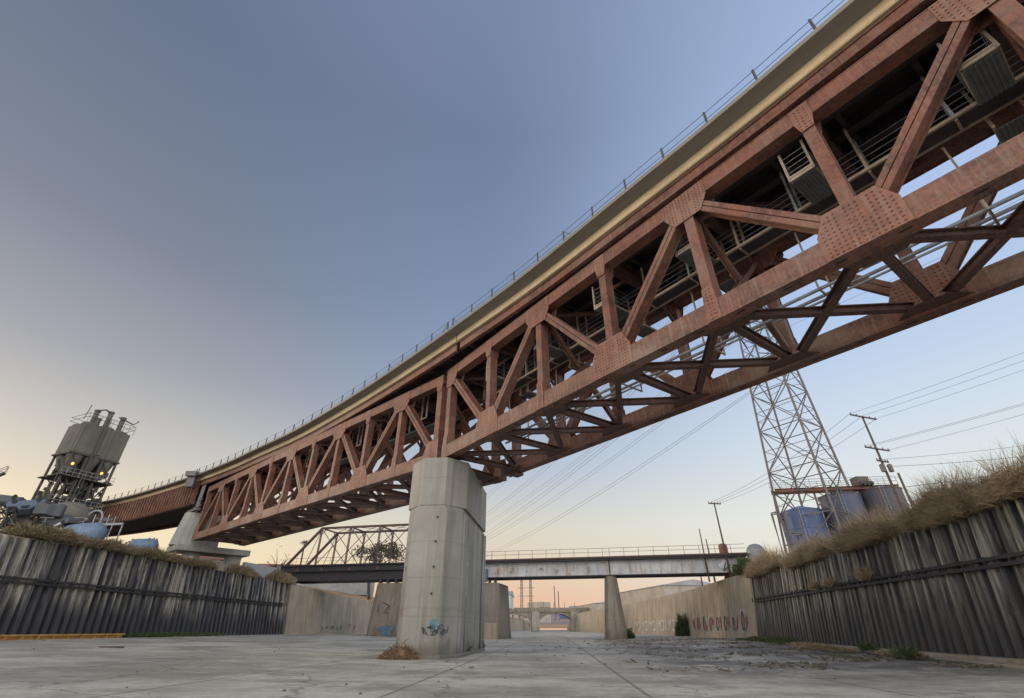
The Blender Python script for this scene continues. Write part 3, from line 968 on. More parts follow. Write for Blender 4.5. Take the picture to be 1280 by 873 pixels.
aJ = ARC[arc_of((-4.3, 26.8))]            # deck joint over the middle pier
aE = ARC[arc_of((-41.6, 61.6))]           # joint over the bank pier
aZ = ARC[-1]
DW = 8.4
deck_parts = [('railway_deck', 'tan concrete deck with walkway carried by the near truss span', 0, aJ - .06),
              ('railway_deck', 'concrete deck over the second truss span, between middle pier and left bank', aJ + .06, aE - .05),
              ('railway_deck', 'curving concrete deck of the approach beyond the left bank pier', aE + .05, aZ)]
for di, (nm, lab, a0, a1) in enumerate(deck_parts):
    root = empty(nm, (0, 0, 0)); tag(root, lab, 'bridge deck', 'decks of the big railway bridge')
    sweep('walkway_slab', M['deckgrey'], [(0, 18.50), (.72, 18.44), (DW - .72, 18.44), (DW, 18.50), (DW, 18.62), (DW - .7, 18.72), (.7, 18.72), (0, 18.62)], a0, a1, root)
    for o0 in (.70, DW - .95):
        sweep('edge_beam', M['decktan'], [(o0, 18.05), (o0 + .04, 18.0), (o0 + .21, 18.0), (o0 + .25, 18.05), (o0 + .25, 18.44), (o0, 18.44)], a0, a1, root)
    sweep('edge_lip', M['deckgrey'], rectp(.01, .16, 18.625, 18.72), a0, a1, root)
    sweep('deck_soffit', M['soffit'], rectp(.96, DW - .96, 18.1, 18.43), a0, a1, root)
    sweep('ballast_bed', M['bank'], rectp(1.6, DW - 1.6, 18.72, 18.95), a0, a1, root)
    # railing
    L_ = a1 - a0; n = int(L_ / 2.05); r = MB(); posts = []
    for o0 in (.10, DW - .1):
        pr = MB()
        for i in range(n + 1):
            p, t, w = at_arc(a0 + .25 + (L_ - .5) * i / n); q = p + w * o0
            pr.tube([(q.x, q.y, 18.6), (q.x, q.y, 19.46)], .052, 5)
            if i in (0, n) or i % 9 == 4:
                e = q + t * (.7 if i == 0 else -.7)
                pr.tube([(q.x, q.y, 19.4), (e.x, e.y, 18.65)], .02, 5)
        pr.build('railing_post', M['railgrey'], root)
        for z in (19.0, 19.4):
            pts = []
            m_ = int(L_ / 1.5)
            for i in range(m_ + 1):
                p, t, w = at_arc(a0 + .05 + (L_ - .1) * i / m_); q = p + w * o0; pts.append((q.x, q.y, z))
            MB().tube(pts, .013, 5).build('railing_cable', M['railgrey'], root)
    if di < 2:
        for o0, o1 in ((.80, 1.05), (DW - 1.05, DW - .8)):
            rr_ = []
            sweep('fascia_girder', M['rust'], [(o0, 17.33), (o1, 17.33), (o1, 17.37), (o0 + .16, 17.37), (o0 + .16, 17.86), (o1, 17.86), (o1, 17.9), (o0, 17.9), (o0, 17.86), (o0 + .12, 17.86), (o0 + .12, 17.37), (o0, 17.37)], a0 + .15, a1 - .15, root)
        sweep('fascia_web', M['rust'], rectp(.865, .915, 17.37, 17.86), a0 + .15, a1 - .15, root)
        for o0 in (2.3, 3.6, 4.8, 6.1):
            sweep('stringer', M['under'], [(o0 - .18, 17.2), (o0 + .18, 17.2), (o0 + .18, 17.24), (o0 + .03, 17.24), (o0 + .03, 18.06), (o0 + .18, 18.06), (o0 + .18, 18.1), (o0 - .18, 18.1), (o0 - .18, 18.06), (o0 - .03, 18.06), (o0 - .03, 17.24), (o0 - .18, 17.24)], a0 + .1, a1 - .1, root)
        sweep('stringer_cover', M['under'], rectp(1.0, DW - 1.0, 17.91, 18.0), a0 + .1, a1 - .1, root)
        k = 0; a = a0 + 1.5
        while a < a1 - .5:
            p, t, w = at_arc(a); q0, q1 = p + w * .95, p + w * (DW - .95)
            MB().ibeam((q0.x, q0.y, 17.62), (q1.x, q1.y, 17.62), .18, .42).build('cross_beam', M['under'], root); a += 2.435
        # bearing pads on the far top chord side
        a = a0 + .5
    else:
        # deep plate girders with vertical ribs
        for o0 in (1.0, DW - 1.1):
            sweep('plate_girder', M['rust'], rectp(o0, o0 + .06, 15.15, 18.0), a0 + .2, a1, root)
            sweep('girder_flange', M['rust'], rectp(o0 - .2, o0 + .3, 15.07, 15.15), a0 + .2, a1, root)
        sg = 1
        rb = MB(); a = a0 + .35; cnt = 0
        while a < a1:
            p, t, w = at_arc(a); q = p + w * .77
            rb = MB(); rb.beam((q.x, q.y, 15.16), (q.x, q.y, 17.98), .16, .46, up=(w.x, w.y, 0))
            rb.build('girder_rib', M['rust'], root); a += .85; cnt += 1
        for o0 in [1.4 + .62 * i for i in range(10)]:
            sweep('floor_plank', M['under'], rectp(o0, o0 + .5, 15.45, 15.6), a0 + .3, a1, root)

# ---- maintenance catwalk hung inside the near span
cw = empty('maintenance_catwalk', P1, math.atan2(D1.y, D1.x))
tag(cw, 'tan steel maintenance catwalk with corrugated floors hung inside the near truss span', 'catwalk')
x0, x1 = -39.2, -1.5
for y in (-2.5, -3.25):
    MB().box(x0, x1, y - .05, y + .05, 14.96, 15.08).build('catwalk_rail', M['tansteel'], cw)
for i in range(4):
    MB().tube([(x0, -2.52, 15.3 + .28 * i), (x1, -2.52, 15.3 + .28 * i)], .012, 5).build('guard_cable', M['galv'], cw)
MB().box(x0, x1, -3.2, -2.55, 15.0, 15.03).build('catwalk_floor', M['under'], cw)
hn = MB(); xx = x0 + .6; k = 0
for k in range(16):
    xx = s1[0] - .6 - 2.435 * k
    h = MB(); h.box(xx - .045, xx + .045, -2.56, -2.47, 15.08, 17.3); h.box(xx - .045, xx + .045, -3.29, -3.2, 15.08, 17.3)
    h.build('hanger', M['galv'] if k % 2 else M['tansteel'], cw)
    c = MB(); c.box(xx - .04, xx + .04, -3.2, -2.55, 14.9, 14.97); c.build('cross_bar', M['tansteel'], cw)
for k in range(1, 8):
    xa, xb = s1[k] + 1.25, s1[k] + .45
    c = MB()
    for i in range(14):   # corrugations
        xa_ = lerp(xa, xb, i / 14); xb_ = lerp(xa, xb, (i + 1) / 14)
        c.box(xa_, xb_, -2.42, -.78, 14.80 + (.03 if i % 2 else 0), 14.83 + (.03 if i % 2 else 0))
    c.build('corrugated_floor', M['corr'], cw)
    f = MB()
    for xq in (xa, xb): f.box(xq - .035, xq + .035, -2.45, -.7, 14.85, 14.95)
    f.box(xb, xa, -.75, -.68, 14.84, 14.96); f.box(xb, xa, -.74, -.69, 14.99, 15.07)
    for xq in (xa, xb): f.box(xq - .04, xq + .04, -.76, -.68, 14.85, 16.3)
    f.build('platform_frame', M['tansteel'], cw)
    c = MB()
    for i in range(14):
        xa_ = lerp(xa, xb, i / 14); xb_ = lerp(xa, xb, (i + 1) / 14)
        c.box(xa_, xb_, -5.0, -3.5, 14.50 + (.03 if i % 2 else 0), 14.53 + (.03 if i % 2 else 0))
    c.build('corrugated_floor', M['corr'], cw)
    f = MB()
    for xq in (xa, xb): f.box(xq - .035, xq + .035, -5.05, -3.35, 14.54, 14.64); f.box(xq - .04, xq + .04, -3.5, -3.42, 14.64, 16.6)
    f.build('platform_frame', M['tansteel'], cw)
    g = MB()
    for z in (15.25, 15.5, 15.75, 16.0):
        for xq in (xa, xb): g.tube([(xq, -.72, z), (xq, -2.45, z)], .011, 5)
        g.tube([(xa, -.72, z), (xb, -.72, z)], .011, 5)
    g.build('guard_cable', M['galv'], cw)
# service pipes above the bottom bracing
for y, z, r_ in ((-3.6, 12.15, .07), (-4.15, 12.15, .07), (-4.9, 12.4, .05)):
    o = MB().tube([(x0, y, z), (x1, y, z)], r_, 8).build('service_pipe', M['galv'], cw, smooth=True)
for k in range(1, 9):
    c = MB(); c.box(s1[k] + 2.4, s1[k] + 2.46, -5.0, -3.4, 12.0, 12.07)
    for y in (-3.4, -5.0): c.box(s1[k] + 2.4, s1[k] + 2.46, y - .03, y + .03, 12.0, 14.9)
    c.build('pipe_hanger', M['tansteel'], cw)
# the same inside the second span, reduced to what shows through the web
cw2 = empty('maintenance_catwalk', P1, math.atan2(D2.y, D2.x))
tag(cw2, 'narrow catwalk hung inside the second truss span beyond the middle pier', 'catwalk')
MB().box(1.5, 45, -3.3, -2.5, 14.9, 15.0).build('catwalk_floor', M['corr'], cw2)
for k in range(10):
    xx = s2[k] + 2.2
    for y in (-2.5, -3.3): MB().box(xx - .05, xx + .05, y - .05, y + .05, 15, 17.2).build('hanger', M['tansteel'], cw2)
    c = MB(); c.box(xx + .9, xx + 1.5, -1.4, -1.3, 14.9, 15.0)
    for q in (.9, 1.5): c.box(xx + q - .04, xx + q + .04, -1.4, -1.3, 15, 16.9)
    c.build('hanging_frame', M['tansteel'], cw2)

# ---- middle pier
AP = R(5.5); U = Vector((math.sin(AP), math.cos(AP))); Wv = Vector((math.cos(AP), -math.sin(AP)))
PC = Vector((-4.72, 28.75))        # middle of the nose


def pier_poly(hw, nose, ch, ln, fwd=0.0, rec=None):
    """half width, half nose width, chamfer length, total length -> list of world xy"""
    loc = [(-nose, -fwd), (nose, -fwd), (hw, ch), (hw, ln - ch), (nose, ln), (-nose, ln), (-hw, ln - ch), (-hw, ch)]
    return [tuple(PC + Wv * a + U * c) for a, c in loc]


root = empty('bridge_pier', (PC.x, PC.y, 0)); tag(root, 'tall pale concrete pier with angular cap in the middle of the river bed', 'bridge pier')
def shift(poly): return [(a - PC.x, c - PC.y) for a, c in poly]
ZC = 7.55
MB().prism(shift(pier_poly(1.82, .72, 1.25, 10.6)), ZC, 10.42).build('pier_cap', M['pier'], root, bevel=.025)
b = MB(); lo_ = shift(pier_poly(1.66, 1.0, 1.1, 10.45, .32)); hi_ = shift(pier_poly(1.66, .98, 1.1, 10.45, .22))
up_ = shift(pier_poly(1.66, .75, 1.15, 10.45, .02))
b.loft([[(x, y, -.3) for x, y in lo_], [(x, y, ZC - .38) for x, y in hi_], [(x, y, ZC + .0) for x, y in up_]])
b.build('pier_shaft', M['pier'], root, bevel=.09)
b = MB(); b.prism(shift(pier_poly(1.95, 1.2, 1.1, 10.9, .6)), -.3, .16); b.build('footing', M['pier'], root, bevel=.05)
# pilaster strips and downpipes on the right flank
for c0, c1 in ((1.35, 2.6), (9.0, 9.6)):
    pts = [(1.60, c0), (1.76, c0 + .05), (1.76, c1), (1.60, c1)]
    poly = [tuple(Wv * a + U * c) for a, c in pts]
    MB().prism(poly, -.1, ZC - .25).build('pilaster', M['pier'], root, bevel=.02)
for c in (2.72, 8.86, 9.75):
    q = Wv * 1.76 + U * c
    MB().tube([(q.x, q.y, .1), (q.x, q.y, ZC - .2)], .055, 8).build('drain_pipe', M['galv'], root, smooth=True)
# bearings on the cap
for frame, ss, Dd in ((P1, -.5, D1), (P1, .75, D2)):
    Nn = Vector((-Dd.y, Dd.x, 0))
    for y in (-.28, -5.82):
        c = P1 + Dd * ss + Nn * y
        bb = MB(); d3 = Dd * .35
        bb.beam((c.x - PC.x - d3.x, c.y - PC.y - d3.y, 10.5), (c.x - PC.x + d3.x, c.y - PC.y + d3.y, 10.5), .7, .17)
        bb.build('bearing', M['rust_shaded'], root)


# graffiti helper: strokes lying 4 mm proud of a plane
def strokes(b, origin, ux, uz, nrm, glyphs, size, wd, slant=0.0):
    x = 0
    for g in glyphs:
        for pl in g:
            pts = [origin + ux * ((x + px + slant * pz) * size) + uz * (pz * size) + nrm * .03 for px, pz in pl]
            for p, q in zip(pts, pts[1:]):
                if (q - p).length > 1e-4: b.beam(p, q, .008, wd, up=tuple(ux.cross((q - p)).normalized() if False else (q - p).cross(nrm).normalized()))
        x += 1.15


def flat_blob(b, origin, ux, uz, nrm, w, h, seed):
    poly = blob(0, 0, w / 2, h / 2, 0, 26, seed)
    vs = [origin + ux * a + uz * c + nrm * .02 for a, c in poly]
    vs2 = [v + nrm * .004 for v in vs]
    k = len(vs); b.add(vs + vs2, [tuple(range(k))[::-1], tuple(range(k, 2 * k))] + [(i, (i + 1) % k, (i + 1) % k + k, i + k) for i in range(k)])


def scrawl(rg, n=5):
    g = []
    for _ in range(n):
        pl = [(rg.uniform(0, .9), rg.uniform(0, 1)) for _ in range(rg.choice((3, 4, 5)))]
        g.append([pl])
    return g


M['g_black'] = simple('spray_black', (.10, .10, .115), .9); M['g_teal'] = simple('spray_teal', (.17, .30, .34), .8)
M['g_pink'] = simple('spray_pink', (.48, .14, .22), .8); M['g_white'] = simple('spray_white', (.66, .66, .66), .8)
M['g_red'] = simple('spray_red', (.40, .10, .13), .8); M['g_blue'] = simple('spray_blue', (.15, .22, .30), .8)
rg = random.Random(3)
UX = Vector((Wv.x, Wv.y, 0)); UYv = Vector((U.x, U.y, 0)); UZ = Vector((0, 0, 1)); NF = -UYv
# chamfer face right of the nose (faces the camera)
a_ = Wv * 1.0 - U * .32; c_ = Wv * 1.66 + U * 1.1
NZ0 = Vector((a_.x, a_.y, 0)); 
b = MB(); strokes(b, NZ0 - UX * .62 + UZ * 1.0, UX, UZ, NF, scrawl(rg, 2), .5, .05); b.build('graffiti', M['g_black'], root)
b = MB(); strokes(b, NZ0 - UX * .55 + UZ * 1.15, UX, UZ, NF, scrawl(rg, 1) + scrawl(rg, 1), .4, .035); strokes(b, NZ0 - UX * .7 + UZ * 1.25, UX, UZ, NF, scrawl(rg, 2), .45, .04); strokes(b, NZ0 - UX * .6 + UZ * 1.05, UX, UZ, NF, scrawl(rg, 2), .35, .05); b.build('graffiti', M['g_black'], root)
b = MB(); strokes(b, NZ0 - UX * .95 + UZ * 1.0, UX, UZ, NF, scrawl(rg, 3), .45, .06); b.build('graffiti', M['g_black'], root)
b = MB(); flat_blob(b, NZ0 - UX * .28 + UZ * 1.45, UX, UZ, NF, .5, .55, 4); b.build('graffiti', M['g_teal'], root)
b = MB(); la = -Wv * 1.0 - U * .32; lb = -Wv * 1.66 + U * 1.1
LA = Vector((la.x, la.y, 0)); LD = Vector((lb.x - la.x, lb.y - la.y, 0)).normalized(); LN = Vector((LD.y, -LD.x, 0))
if LN.dot(NF) < 0: LN = -LN
flat_blob(b, LA + LD * .45 + UZ * 2.05, LD, UZ, LN, .32, .3, 9); b.build('graffiti', M['g_pink'], root)
b = MB(); strokes(b, LA + LD * .35 + UZ * 4.6, LD, UZ, LN, scrawl(rg, 1) , .55, .045); strokes(b, LA + LD * .4 + UZ * 4.0, LD, UZ, LN, scrawl(rg, 1), .5, .04)
b.build('graffiti', M['g_black'], root)
# form-tie holes
b = MB()
for z in (2.9, 4.2, 5.5, 6.8):
    flat_blob(b, NZ0 - UX * .55 + UZ * z, UX, UZ, NF, .12, .12, int(z))
b.build('tie_hole', M['rubber'], root)

# debris heap and weeds at the pier foot
db = MB(); rg = random.Random(5)
for _ in range(900):
    a = rg.uniform(0, 6.28); r_ = rg.random() ** .6
    zt_ = (1 - r_) * (.55 + .35 * math.sin(a * 2 + 1)) + .08
    p = Vector((r_ * 1.0 * math.cos(a), r_ * .6 * math.sin(a), zt_ * rg.uniform(.05, 1)))
    d = Vector((rg.uniform(-1, 1), rg.uniform(-.7, .7), rg.uniform(-.5, .6))).normalized() * rg.uniform(.15, .42)
    db.tube([p - d * .5, p + d * .1 + Vector((0, 0, .03)), p + d * .5], [.012, .016, .008], 4)
db.lathe((.08, 0, -.02), [(.55, 0), (.42, .18), (.25, .36), (.05, .45)], 9)
o = db.build('debris_pile', M['stick']); o.location = (-5.62, 28.15, 0)
tag(o, 'brown heap of reeds and sticks caught against the nose of the middle pier', 'debris')
for i, (x, y, s_, lab) in enumerate([(-2.75, 33.2, 1, 'green weed growing beside the right flank of the middle pier'), (-2.2, 40.2, .8, 'small weed at the far end of the middle pier')]):
    o = tuft('weed', M['leaf'], 0, 0, .12, .28 * s_, .28 * s_, .55 * s_, 140, .35 * s_, .3, 40 + i, wd=.02)
    o.location = (x, y, 0); tag(o, lab, 'weed')

# ---- bank pier on the left: rounded stem on a cross cap with round columns
root = empty('bridge_pier', (-40.9, 63.2, 0)); tag(root, 'blocky rounded concrete pier with cross cap under the far left end of the trusses', 'bridge pier')
O = Vector((-40.9, 63.2, 0))
IW = -N2
def loc2(a, c): # a along D2, c along inward
    v = D2 * a + IW * c; return (v.x, v.y)
def roundrect(hl, c0, c1, n=8):
    pts = []
    for i in range(n + 1):
        a = math.pi * i / n - math.pi / 2
        pts.append(loc2(hl * math.sin(a), c0 + hl - hl * math.cos(a)))
    pts += [loc2(hl, c1), loc2(-hl, c1)]
    return pts
b = MB()
b.loft([[(x, y, 10.05) for x, y in roundrect(1.9, -1.75, 3.2)], [(x, y, 13.9) for x, y in roundrect(1.35, -1.15, 3.2)]])
b.build('pier_stem', M['roundpier'], root, bevel=.05)
b = MB(); b.prism([loc2(-1.75, -1.7), loc2(1.9, -1.7), loc2(1.9, 8.6), loc2(-1.75, 8.6)] if False else [loc2(-2.3, -1.4), loc2(1.8, -1.4), loc2(1.8, 7.2), loc2(-2.3, 7.2)], 9.35, 10.04)
b.build('cross_cap', M['roundpier'], root, bevel=.06)
for c in (1.0, 6.0):
    x, y = loc2(-.1, c); MB().lathe((x, y, 6.5), [(1.0, 0), (1.0, 2.87)], 24).build('column', M['roundpier'], root, smooth=False)
# bearing frame of the approach girder on top
fr = MB()
for a in (-1.7, -1.2, -.7):
    x, y = loc2(a, -.35); fr.beam((x, y, 13.9), (x, y, 17.6), .16, .16)
x, y = loc2(-2.4, -.5); x2, y2 = loc2(1.2, -.5); fr.beam((x, y, 14.15), (x2, y2, 14.15), .5, .28)
x, y = loc2(-2.6, -.4); x2, y2 = loc2(0, -.4)
fr.beam((x, y, 14.6), (x2, y2, 14.6), .12, .12); fr.beam((x, y, 15.3), (x2, y2, 15.3), .08, .08)
fr.build('bearing_frame', M['lattice'], root)
p_, t_, w_ = at_arc(aE)
fr = MB()
q = p_ - O - w_ * .35
fr.box(q.x - .7, q.x + .7, q.y - .5, q.y + .5, 18.3, 18.9); fr.box(q.x - .5, q.x + .5, q.y - .1, q.y + .5, 17.0, 18.3)
fr.build('inspection_box', M['lattice'], root)


# ------------------------------------------------------------------ old railway crossing upstream
OD = Vector((.9766, -.215, 0)).normalized(); OB = Vector((-3.0, 79.5, 0)); OA = math.atan2(OD.y, OD.x)
# through truss, local x along, y away from the viewer
root = empty('old_truss_bridge', OB, OA); tag(root, 'old dark iron through truss bridge crossing behind the middle pier', 'bridge')
XS = [-36.0 + 5.45 * i for i in range(7)]
for y in (0.0, 5.0):
    MB().beam((XS[0], y, 10.3), (XS[1], y, 16.05), .34, .34, up=(0, 1, 0)).build('end_post', M['dark_iron'], root); MB().beam((XS[-1], y, 10.3), (XS[-2], y, 16.05), .34, .34, up=(0, 1, 0)).build('end_post', M['dark_iron'], root)
    MB().beam((XS[1] - .1, y, 16.1), (XS[-2] + .1, y, 16.1), .34, .32, up=(0, 0, 1)).build('top_chord', M['dark_iron'], root)
    for i in range(1, 6):
        c = MB()
        for sx in (-.11, .11): c.beam((XS[i] + sx, y, 10.3), (XS[i] + sx, y, 16.0), .05, .16)
        for j in range(12): c.beam((XS[i] - .11, y, 10.5 + .46 * j), (XS[i] + .11, y, 10.73 + .46 * j), .04, .03)
        c.build('post', M['dark_iron'], root)
    for i in range(1, 5):
        for a, b_ in (((XS[i], 16.0), (XS[i + 1], 10.4)), ((XS[i], 10.4), (XS[i + 1], 16.0))):
            MB().beam((a[0], y - .03 if a[1] > 12 else y + .03, a[1]), (b_[0], y - .03 if a[1] > 12 else y + .03, b_[1]), .07, .10).build('eye_bar', M['dark_iron'], root)
    for a in ((XS[1], XS[0] + 1.7), (XS[-2], XS[-1] - 1.7)):
        MB().beam((a[0], y, 16), ((a[0] + a[1]) / 2 + 1.2 * (1 if a[1] < a[0] else -1) * 0, y, 10.4), .06, .08).build('eye_bar', M['dark_iron'], root)
for i in range(1, 6):
    c = MB(); c.beam((XS[i], 0, 16.1), (XS[i], 5, 16.1), .2, .2); c.beam((XS[i], 0, 15.0), (XS[i], 1.2, 16.0), .1, .1); c.beam((XS[i], 5, 15.0), (XS[i], 3.8, 16.0), .1, .1)
    c.build('top_strut', M['dark_iron'], root)
    if i < 5:
        c = MB(); c.beam((XS[i], 0, 16.15), (XS[i + 1], 5, 16.15), .06, .06); c.beam((XS[i], 5, 16.22), (XS[i + 1], 0, 16.22), .06, .06); c.build('sway_rod', M['dark_iron'], root)
c = MB(); c.box(-39.5, -2.0, -.55, 5.6, 10.12, 10.34); c.box(-39.5, -2.0, -.30, 5.3, 9.3, 10.12); c.box(-39.5, -2.0, -.42, -.30, 9.3, 9.4)
c.build('deck', M['blackiron'], root)
MB().box(-35.6, -2.0, .0, 5.0, 7.95, 9.3).build('floor_girder', M['blackiron'], root)
c = MB(); c.tube([(-36, -.5, 11.35), (-2, -.5, 11.35)], .03, 5); c.tube([(-36, -.5, 10.85), (-2, -.5, 10.85)], .02, 5)
for i in range(17): c.tube([(-36 + 2.1 * i, -.5, 10.3), (-36 + 2.1 * i, -.5, 11.35)], .03, 5)
c.build('railing', M['lattice'], root)
for x in (-33.5, -29, -24, -19, -14, -9):
    c = MB(); c.prism([(x - .35, 9.4), (x + .35, 9.4), (x + .12, 9.9), (x - .12, 9.9)], -.42, -.30, 'y'); c.build('bracket', M['dark_iron'], root)

for gi, (xa, xb, lab) in enumerate([(-2.2, 17.64, 'white painted plate girder span with drainage-stained panels, left of the river pillar'),
                                     (17.67, 36.6, 'rust streaked whitish plate girder span between the river pillar and the right bank')]):
    root = empty('girder_span', OB, OA); tag(root, lab, 'bridge span')
    MB().box(xa, xb, -1.0, 6.0, 10.1, 10.32).build('deck_slab', M['dark_iron'], root)
    MB().box(xa, xb, -.85, 5.8, 9.85, 10.1).build('deck_beam', M['blackiron'], root)
    for y in (0.0, 4.4):
        MB().box(xa + .05, xb - .05, y - .02, y + .03, 7.95, 9.85).build('girder_web', M['flake'], root)
        MB().box(xa + .05, xb - .05, y - .22, y + .22, 7.86, 7.95).build('bottom_flange', M['blackiron'], root)
    MB().box(xa + .05, xb - .05, .25, 4.1, 8.0, 8.12).build('bottom_bracing', M['blackiron'], root)
    n = 13
    for i in range(n + 1):
        x = lerp(xa + .15, xb - .15, i / n)
        MB().box(x - .04, x + .04, -.17, -.021, 7.96, 9.84).build('stiffener', M['flake'], root)
    n = int((xb - xa) / 2.1)
    for i in range(n + 1):
        x = xa + .2 + 2.1 * i
        if x < xb: MB().tube([(x, -.9, 10.3), (x, -.9, 11.45)], .035, 6).build('railing_post', M['lattice'], root)
    for z in (10.9, 11.42): MB().tube([(xa, -.9, z), (xb, -.9, z)], .03, 6).build('railing_bar', M['lattice'], root)
    # paint tags on the girder
    rg = random.Random(30 + gi)
    if gi == 1:
        g = MB(); strokes(g, Vector((33.1, -.20, 8.1)), Vector((1, 0, 0)), UZ, Vector((0, -1, 0)), scrawl(rg, 1), 1.4, .14); g.build('graffiti', M['g_black'], root)
        g = MB(); flat_blob(g, Vector((33.7, -.18, 8.9)), Vector((1, 0, 0)), UZ, Vector((0, -1, 0)), 1.7, 1.5, 5); g.build('graffiti', M['g_white'], root)
    else:
        for k in range(7):
            g = MB(); strokes(g, Vector((.4 + 2.3 * k, -.20, 8.4)), Vector((1, 0, 0)), UZ, Vector((0, -1, 0)), scrawl(rg, 1), .8, .07); g.build('graffiti', M['lattice'], root)


def taper_pier(name, x, y0, y1, w0, w1, z1, mat, label, cut=.5):
    root = empty(name, OB + OD * x, OA + R(-12) * 0); tag(root, label, 'bridge pier')
    def ring(w, z, e): return [(-w + cut, y0 - e, z), (w - cut, y0 - e, z), (w, y0 - e + cut * 1.6, z), (w, y1 + e, z), (-w, y1 + e, z), (-w, y0 - e + cut * 1.6, z)]
    MB().loft([ring(w0, -.3, 1.2), ring(w0 * .98, .3, 1.0), ring(w1, z1, 0)]).build('pier_body', M[mat], root, bevel=.05)
    return root


pr_ = taper_pier('bridge_pier', 17.65, -.4, 5.2, 1.55, .85, 7.75, 'pier2', 'slim tapering concrete pillar under the joint of the white girder spans')
c = MB(); c.box(-.8, .8, -.3, 4.9, 7.75, 7.86); c.build('bearing', M['blackiron'], pr_)
p2_ = taper_pier('bridge_pier', -2.9, -.6, 6.5, 4.3, 3.9, 7.2, 'pier2', 'broad dark stained concrete pier half hidden behind the middle pier')
c = MB(); c.box(2.3, 2.6, .0, .5, 7.2, 7.86); c.box(3.2, 3.5, .0, .5, 7.2, 7.86); c.box(-3, -2, 0, .5, 7.2, 7.95); c.build('bearing', M['blackiron'], p2_)
c = MB(); c.box(1.2, 2.25, -1.2, -.25, 7.3, 9.0); c.build('junction_box', M['g_blue'], p2_)
c = MB(); c.box(2.0, 4.2, -2.1, -1.0, -.1, 2.0); c.build('footing_block', M['wall'], p2_, bevel=.06)
p3_ = taper_pier('bridge_pier', -15.9, -.6, 6.5, 3.3, 3.0, 7.4, 'pier2', 'rust stained concrete pier under the old truss, left of the middle pier')
rg = random.Random(11)
b = MB(); flat_blob(b, Vector((.35, -1.72, 1.05)), Vector((1, 0, 0)), UZ, Vector((0, -1, 0)), 2.0, 1.6, 2); b.build('graffiti', M['g_blue'], p3_)
b = MB(); strokes(b, Vector((-2.6, -1.45, 3.2)), Vector((1, 0, 0)), UZ, Vector((0, -1, 0)), scrawl(rg, 2), 1.5, .12); b.build('graffiti', M['g_black'], p3_)
c = MB()
for x in (-2.5, -1.2, .2, 1.6, 2.6): c.box(x - .2, x + .2, 0, .5, 7.4, 7.95)
c.build('bearing', M['blackiron'], p3_)

# graffiti bands on the bank walls (children of the walls)
def wall_frame(fn, y, side, z):
    p = Vector((fn(y), y, 0)); q = Vector((fn(y + 1), y + 1, 0)); d = (q - p).normalized(); n_ = Vector((d.y, -d.x, 0)) * side
    return p + n_ * (.12 * z - .03) + UZ * z, d, n_ * -1
rg = random.Random(21)
y = 66.0; i = 0
while y < 90:
    o_, d_, n_ = wall_frame(rx, y, 1, 1.0)
    uz = (UZ + (-n_) * .12).normalized()
    g = MB(); col_ = ('g_red', 'g_black')[i % 2]
    if i % 2:
        for (w_, h_) in ((rg.uniform(.6, .95), rg.uniform(1.6, 2.2)), ):
            ring = [(w_ * .6 * math.sin(t * .5236), h_ * .5 + h_ * .45 * math.cos(t * .5236)) for t in range(13)]
            g_ = [[ring[:]]]; strokes(g, o_, d_, uz, n_, g_, 1, .30)
        g.build('graffiti', M[col_], wr)
        g = MB(); ring2 = [(a * 1.55, (c - 1) * 1.25 + 1) for a, c in ring]; strokes(g, o_, d_, uz, n_, [[ring2]], 1, .09); g.build('graffiti', M['g_white'], wr)
        y += 1.45
    else:
        strokes(g, o_ + uz * .1, d_, uz, n_, scrawl(rg, 1), 1.7, .20); strokes(g, o_ + uz * .1, d_, uz, n_, scrawl(rg, 1), 1.7, .16); g.build('graffiti', M[col_], wr); y += 1.75
    i += 1
y = 96.0
while y < 140:
    o_, d_, n_ = wall_frame(rx, y, 1, .9); uz = (UZ + (-n_) * .12).normalized()
    g = MB(); strokes(g, o_, d_, uz, n_, [[[(0, 0), (0, 1), (.5, .5), (.9, 1), (.9, 0)]], [[(.1, 0), (.5, 1), (.9, 0)]], [[(.8, .9), (.1, .9), (.1, .1), (.8, .1)]]][i % 3:i % 3 + 1], 1.9, .34); g.build('graffiti', M['g_white'], wr)
    y += 2.6; i += 1
y = 90.5
while y < 108:
    o_, d_, n_ = wall_frame(lx, y, -1, .9); uz = UZ
    g = MB(); strokes(g, o_ + n_ * .15, d_, uz, n_, scrawl(rg, 1), 1.5 if y > 99 else .9, .13); g.build('graffiti', M['g_pink' if y > 99 else 'g_black'], wl); y += 2.0

# ------------------------------------------------------------------ far arch bridge
root = empty('arch_bridge', (0, 238, 0)); tag(root, 'distant concrete road bridge with shallow arches over the river', 'bridge')
MB().box(-60, 40, 0, 9, 7.6, 8.3).build('deck', M['pier2'], root)
c = MB(); c.box(-60, 40, -.1, .1, 8.3, 9.2); c.build('parapet', M['pier2'], root)
for (xa, xb) in ((-34, -12), (-12.0, 9.3), (11.5, 27.0)):
    poly = [(xa, 7.6), (xb, 7.6)]; n = 12
    for i in range(n + 1):
        t = i / n; x = lerp(xb, xa, t); poly.append((x, 6.9 - 3.0 * (abs(2 * t - 1) ** 2.6)))
    MB().prism(poly, .5, 8.5, 'y').build('arch', M['pier2'], root)
for x in (10.4, -12.8, 27.5):
    MB().box(x - 1.6, x + 1.6, -1, 10, -.3, 7.6).build('pier', M['pier'], root)
for i in range(9):
    x = -9 + 4.6 * i
    MB().tube([(x, 0, 9.1), (x, 0, 11.2)], .12, 5).build('lamp_post', M['lattice'], root)

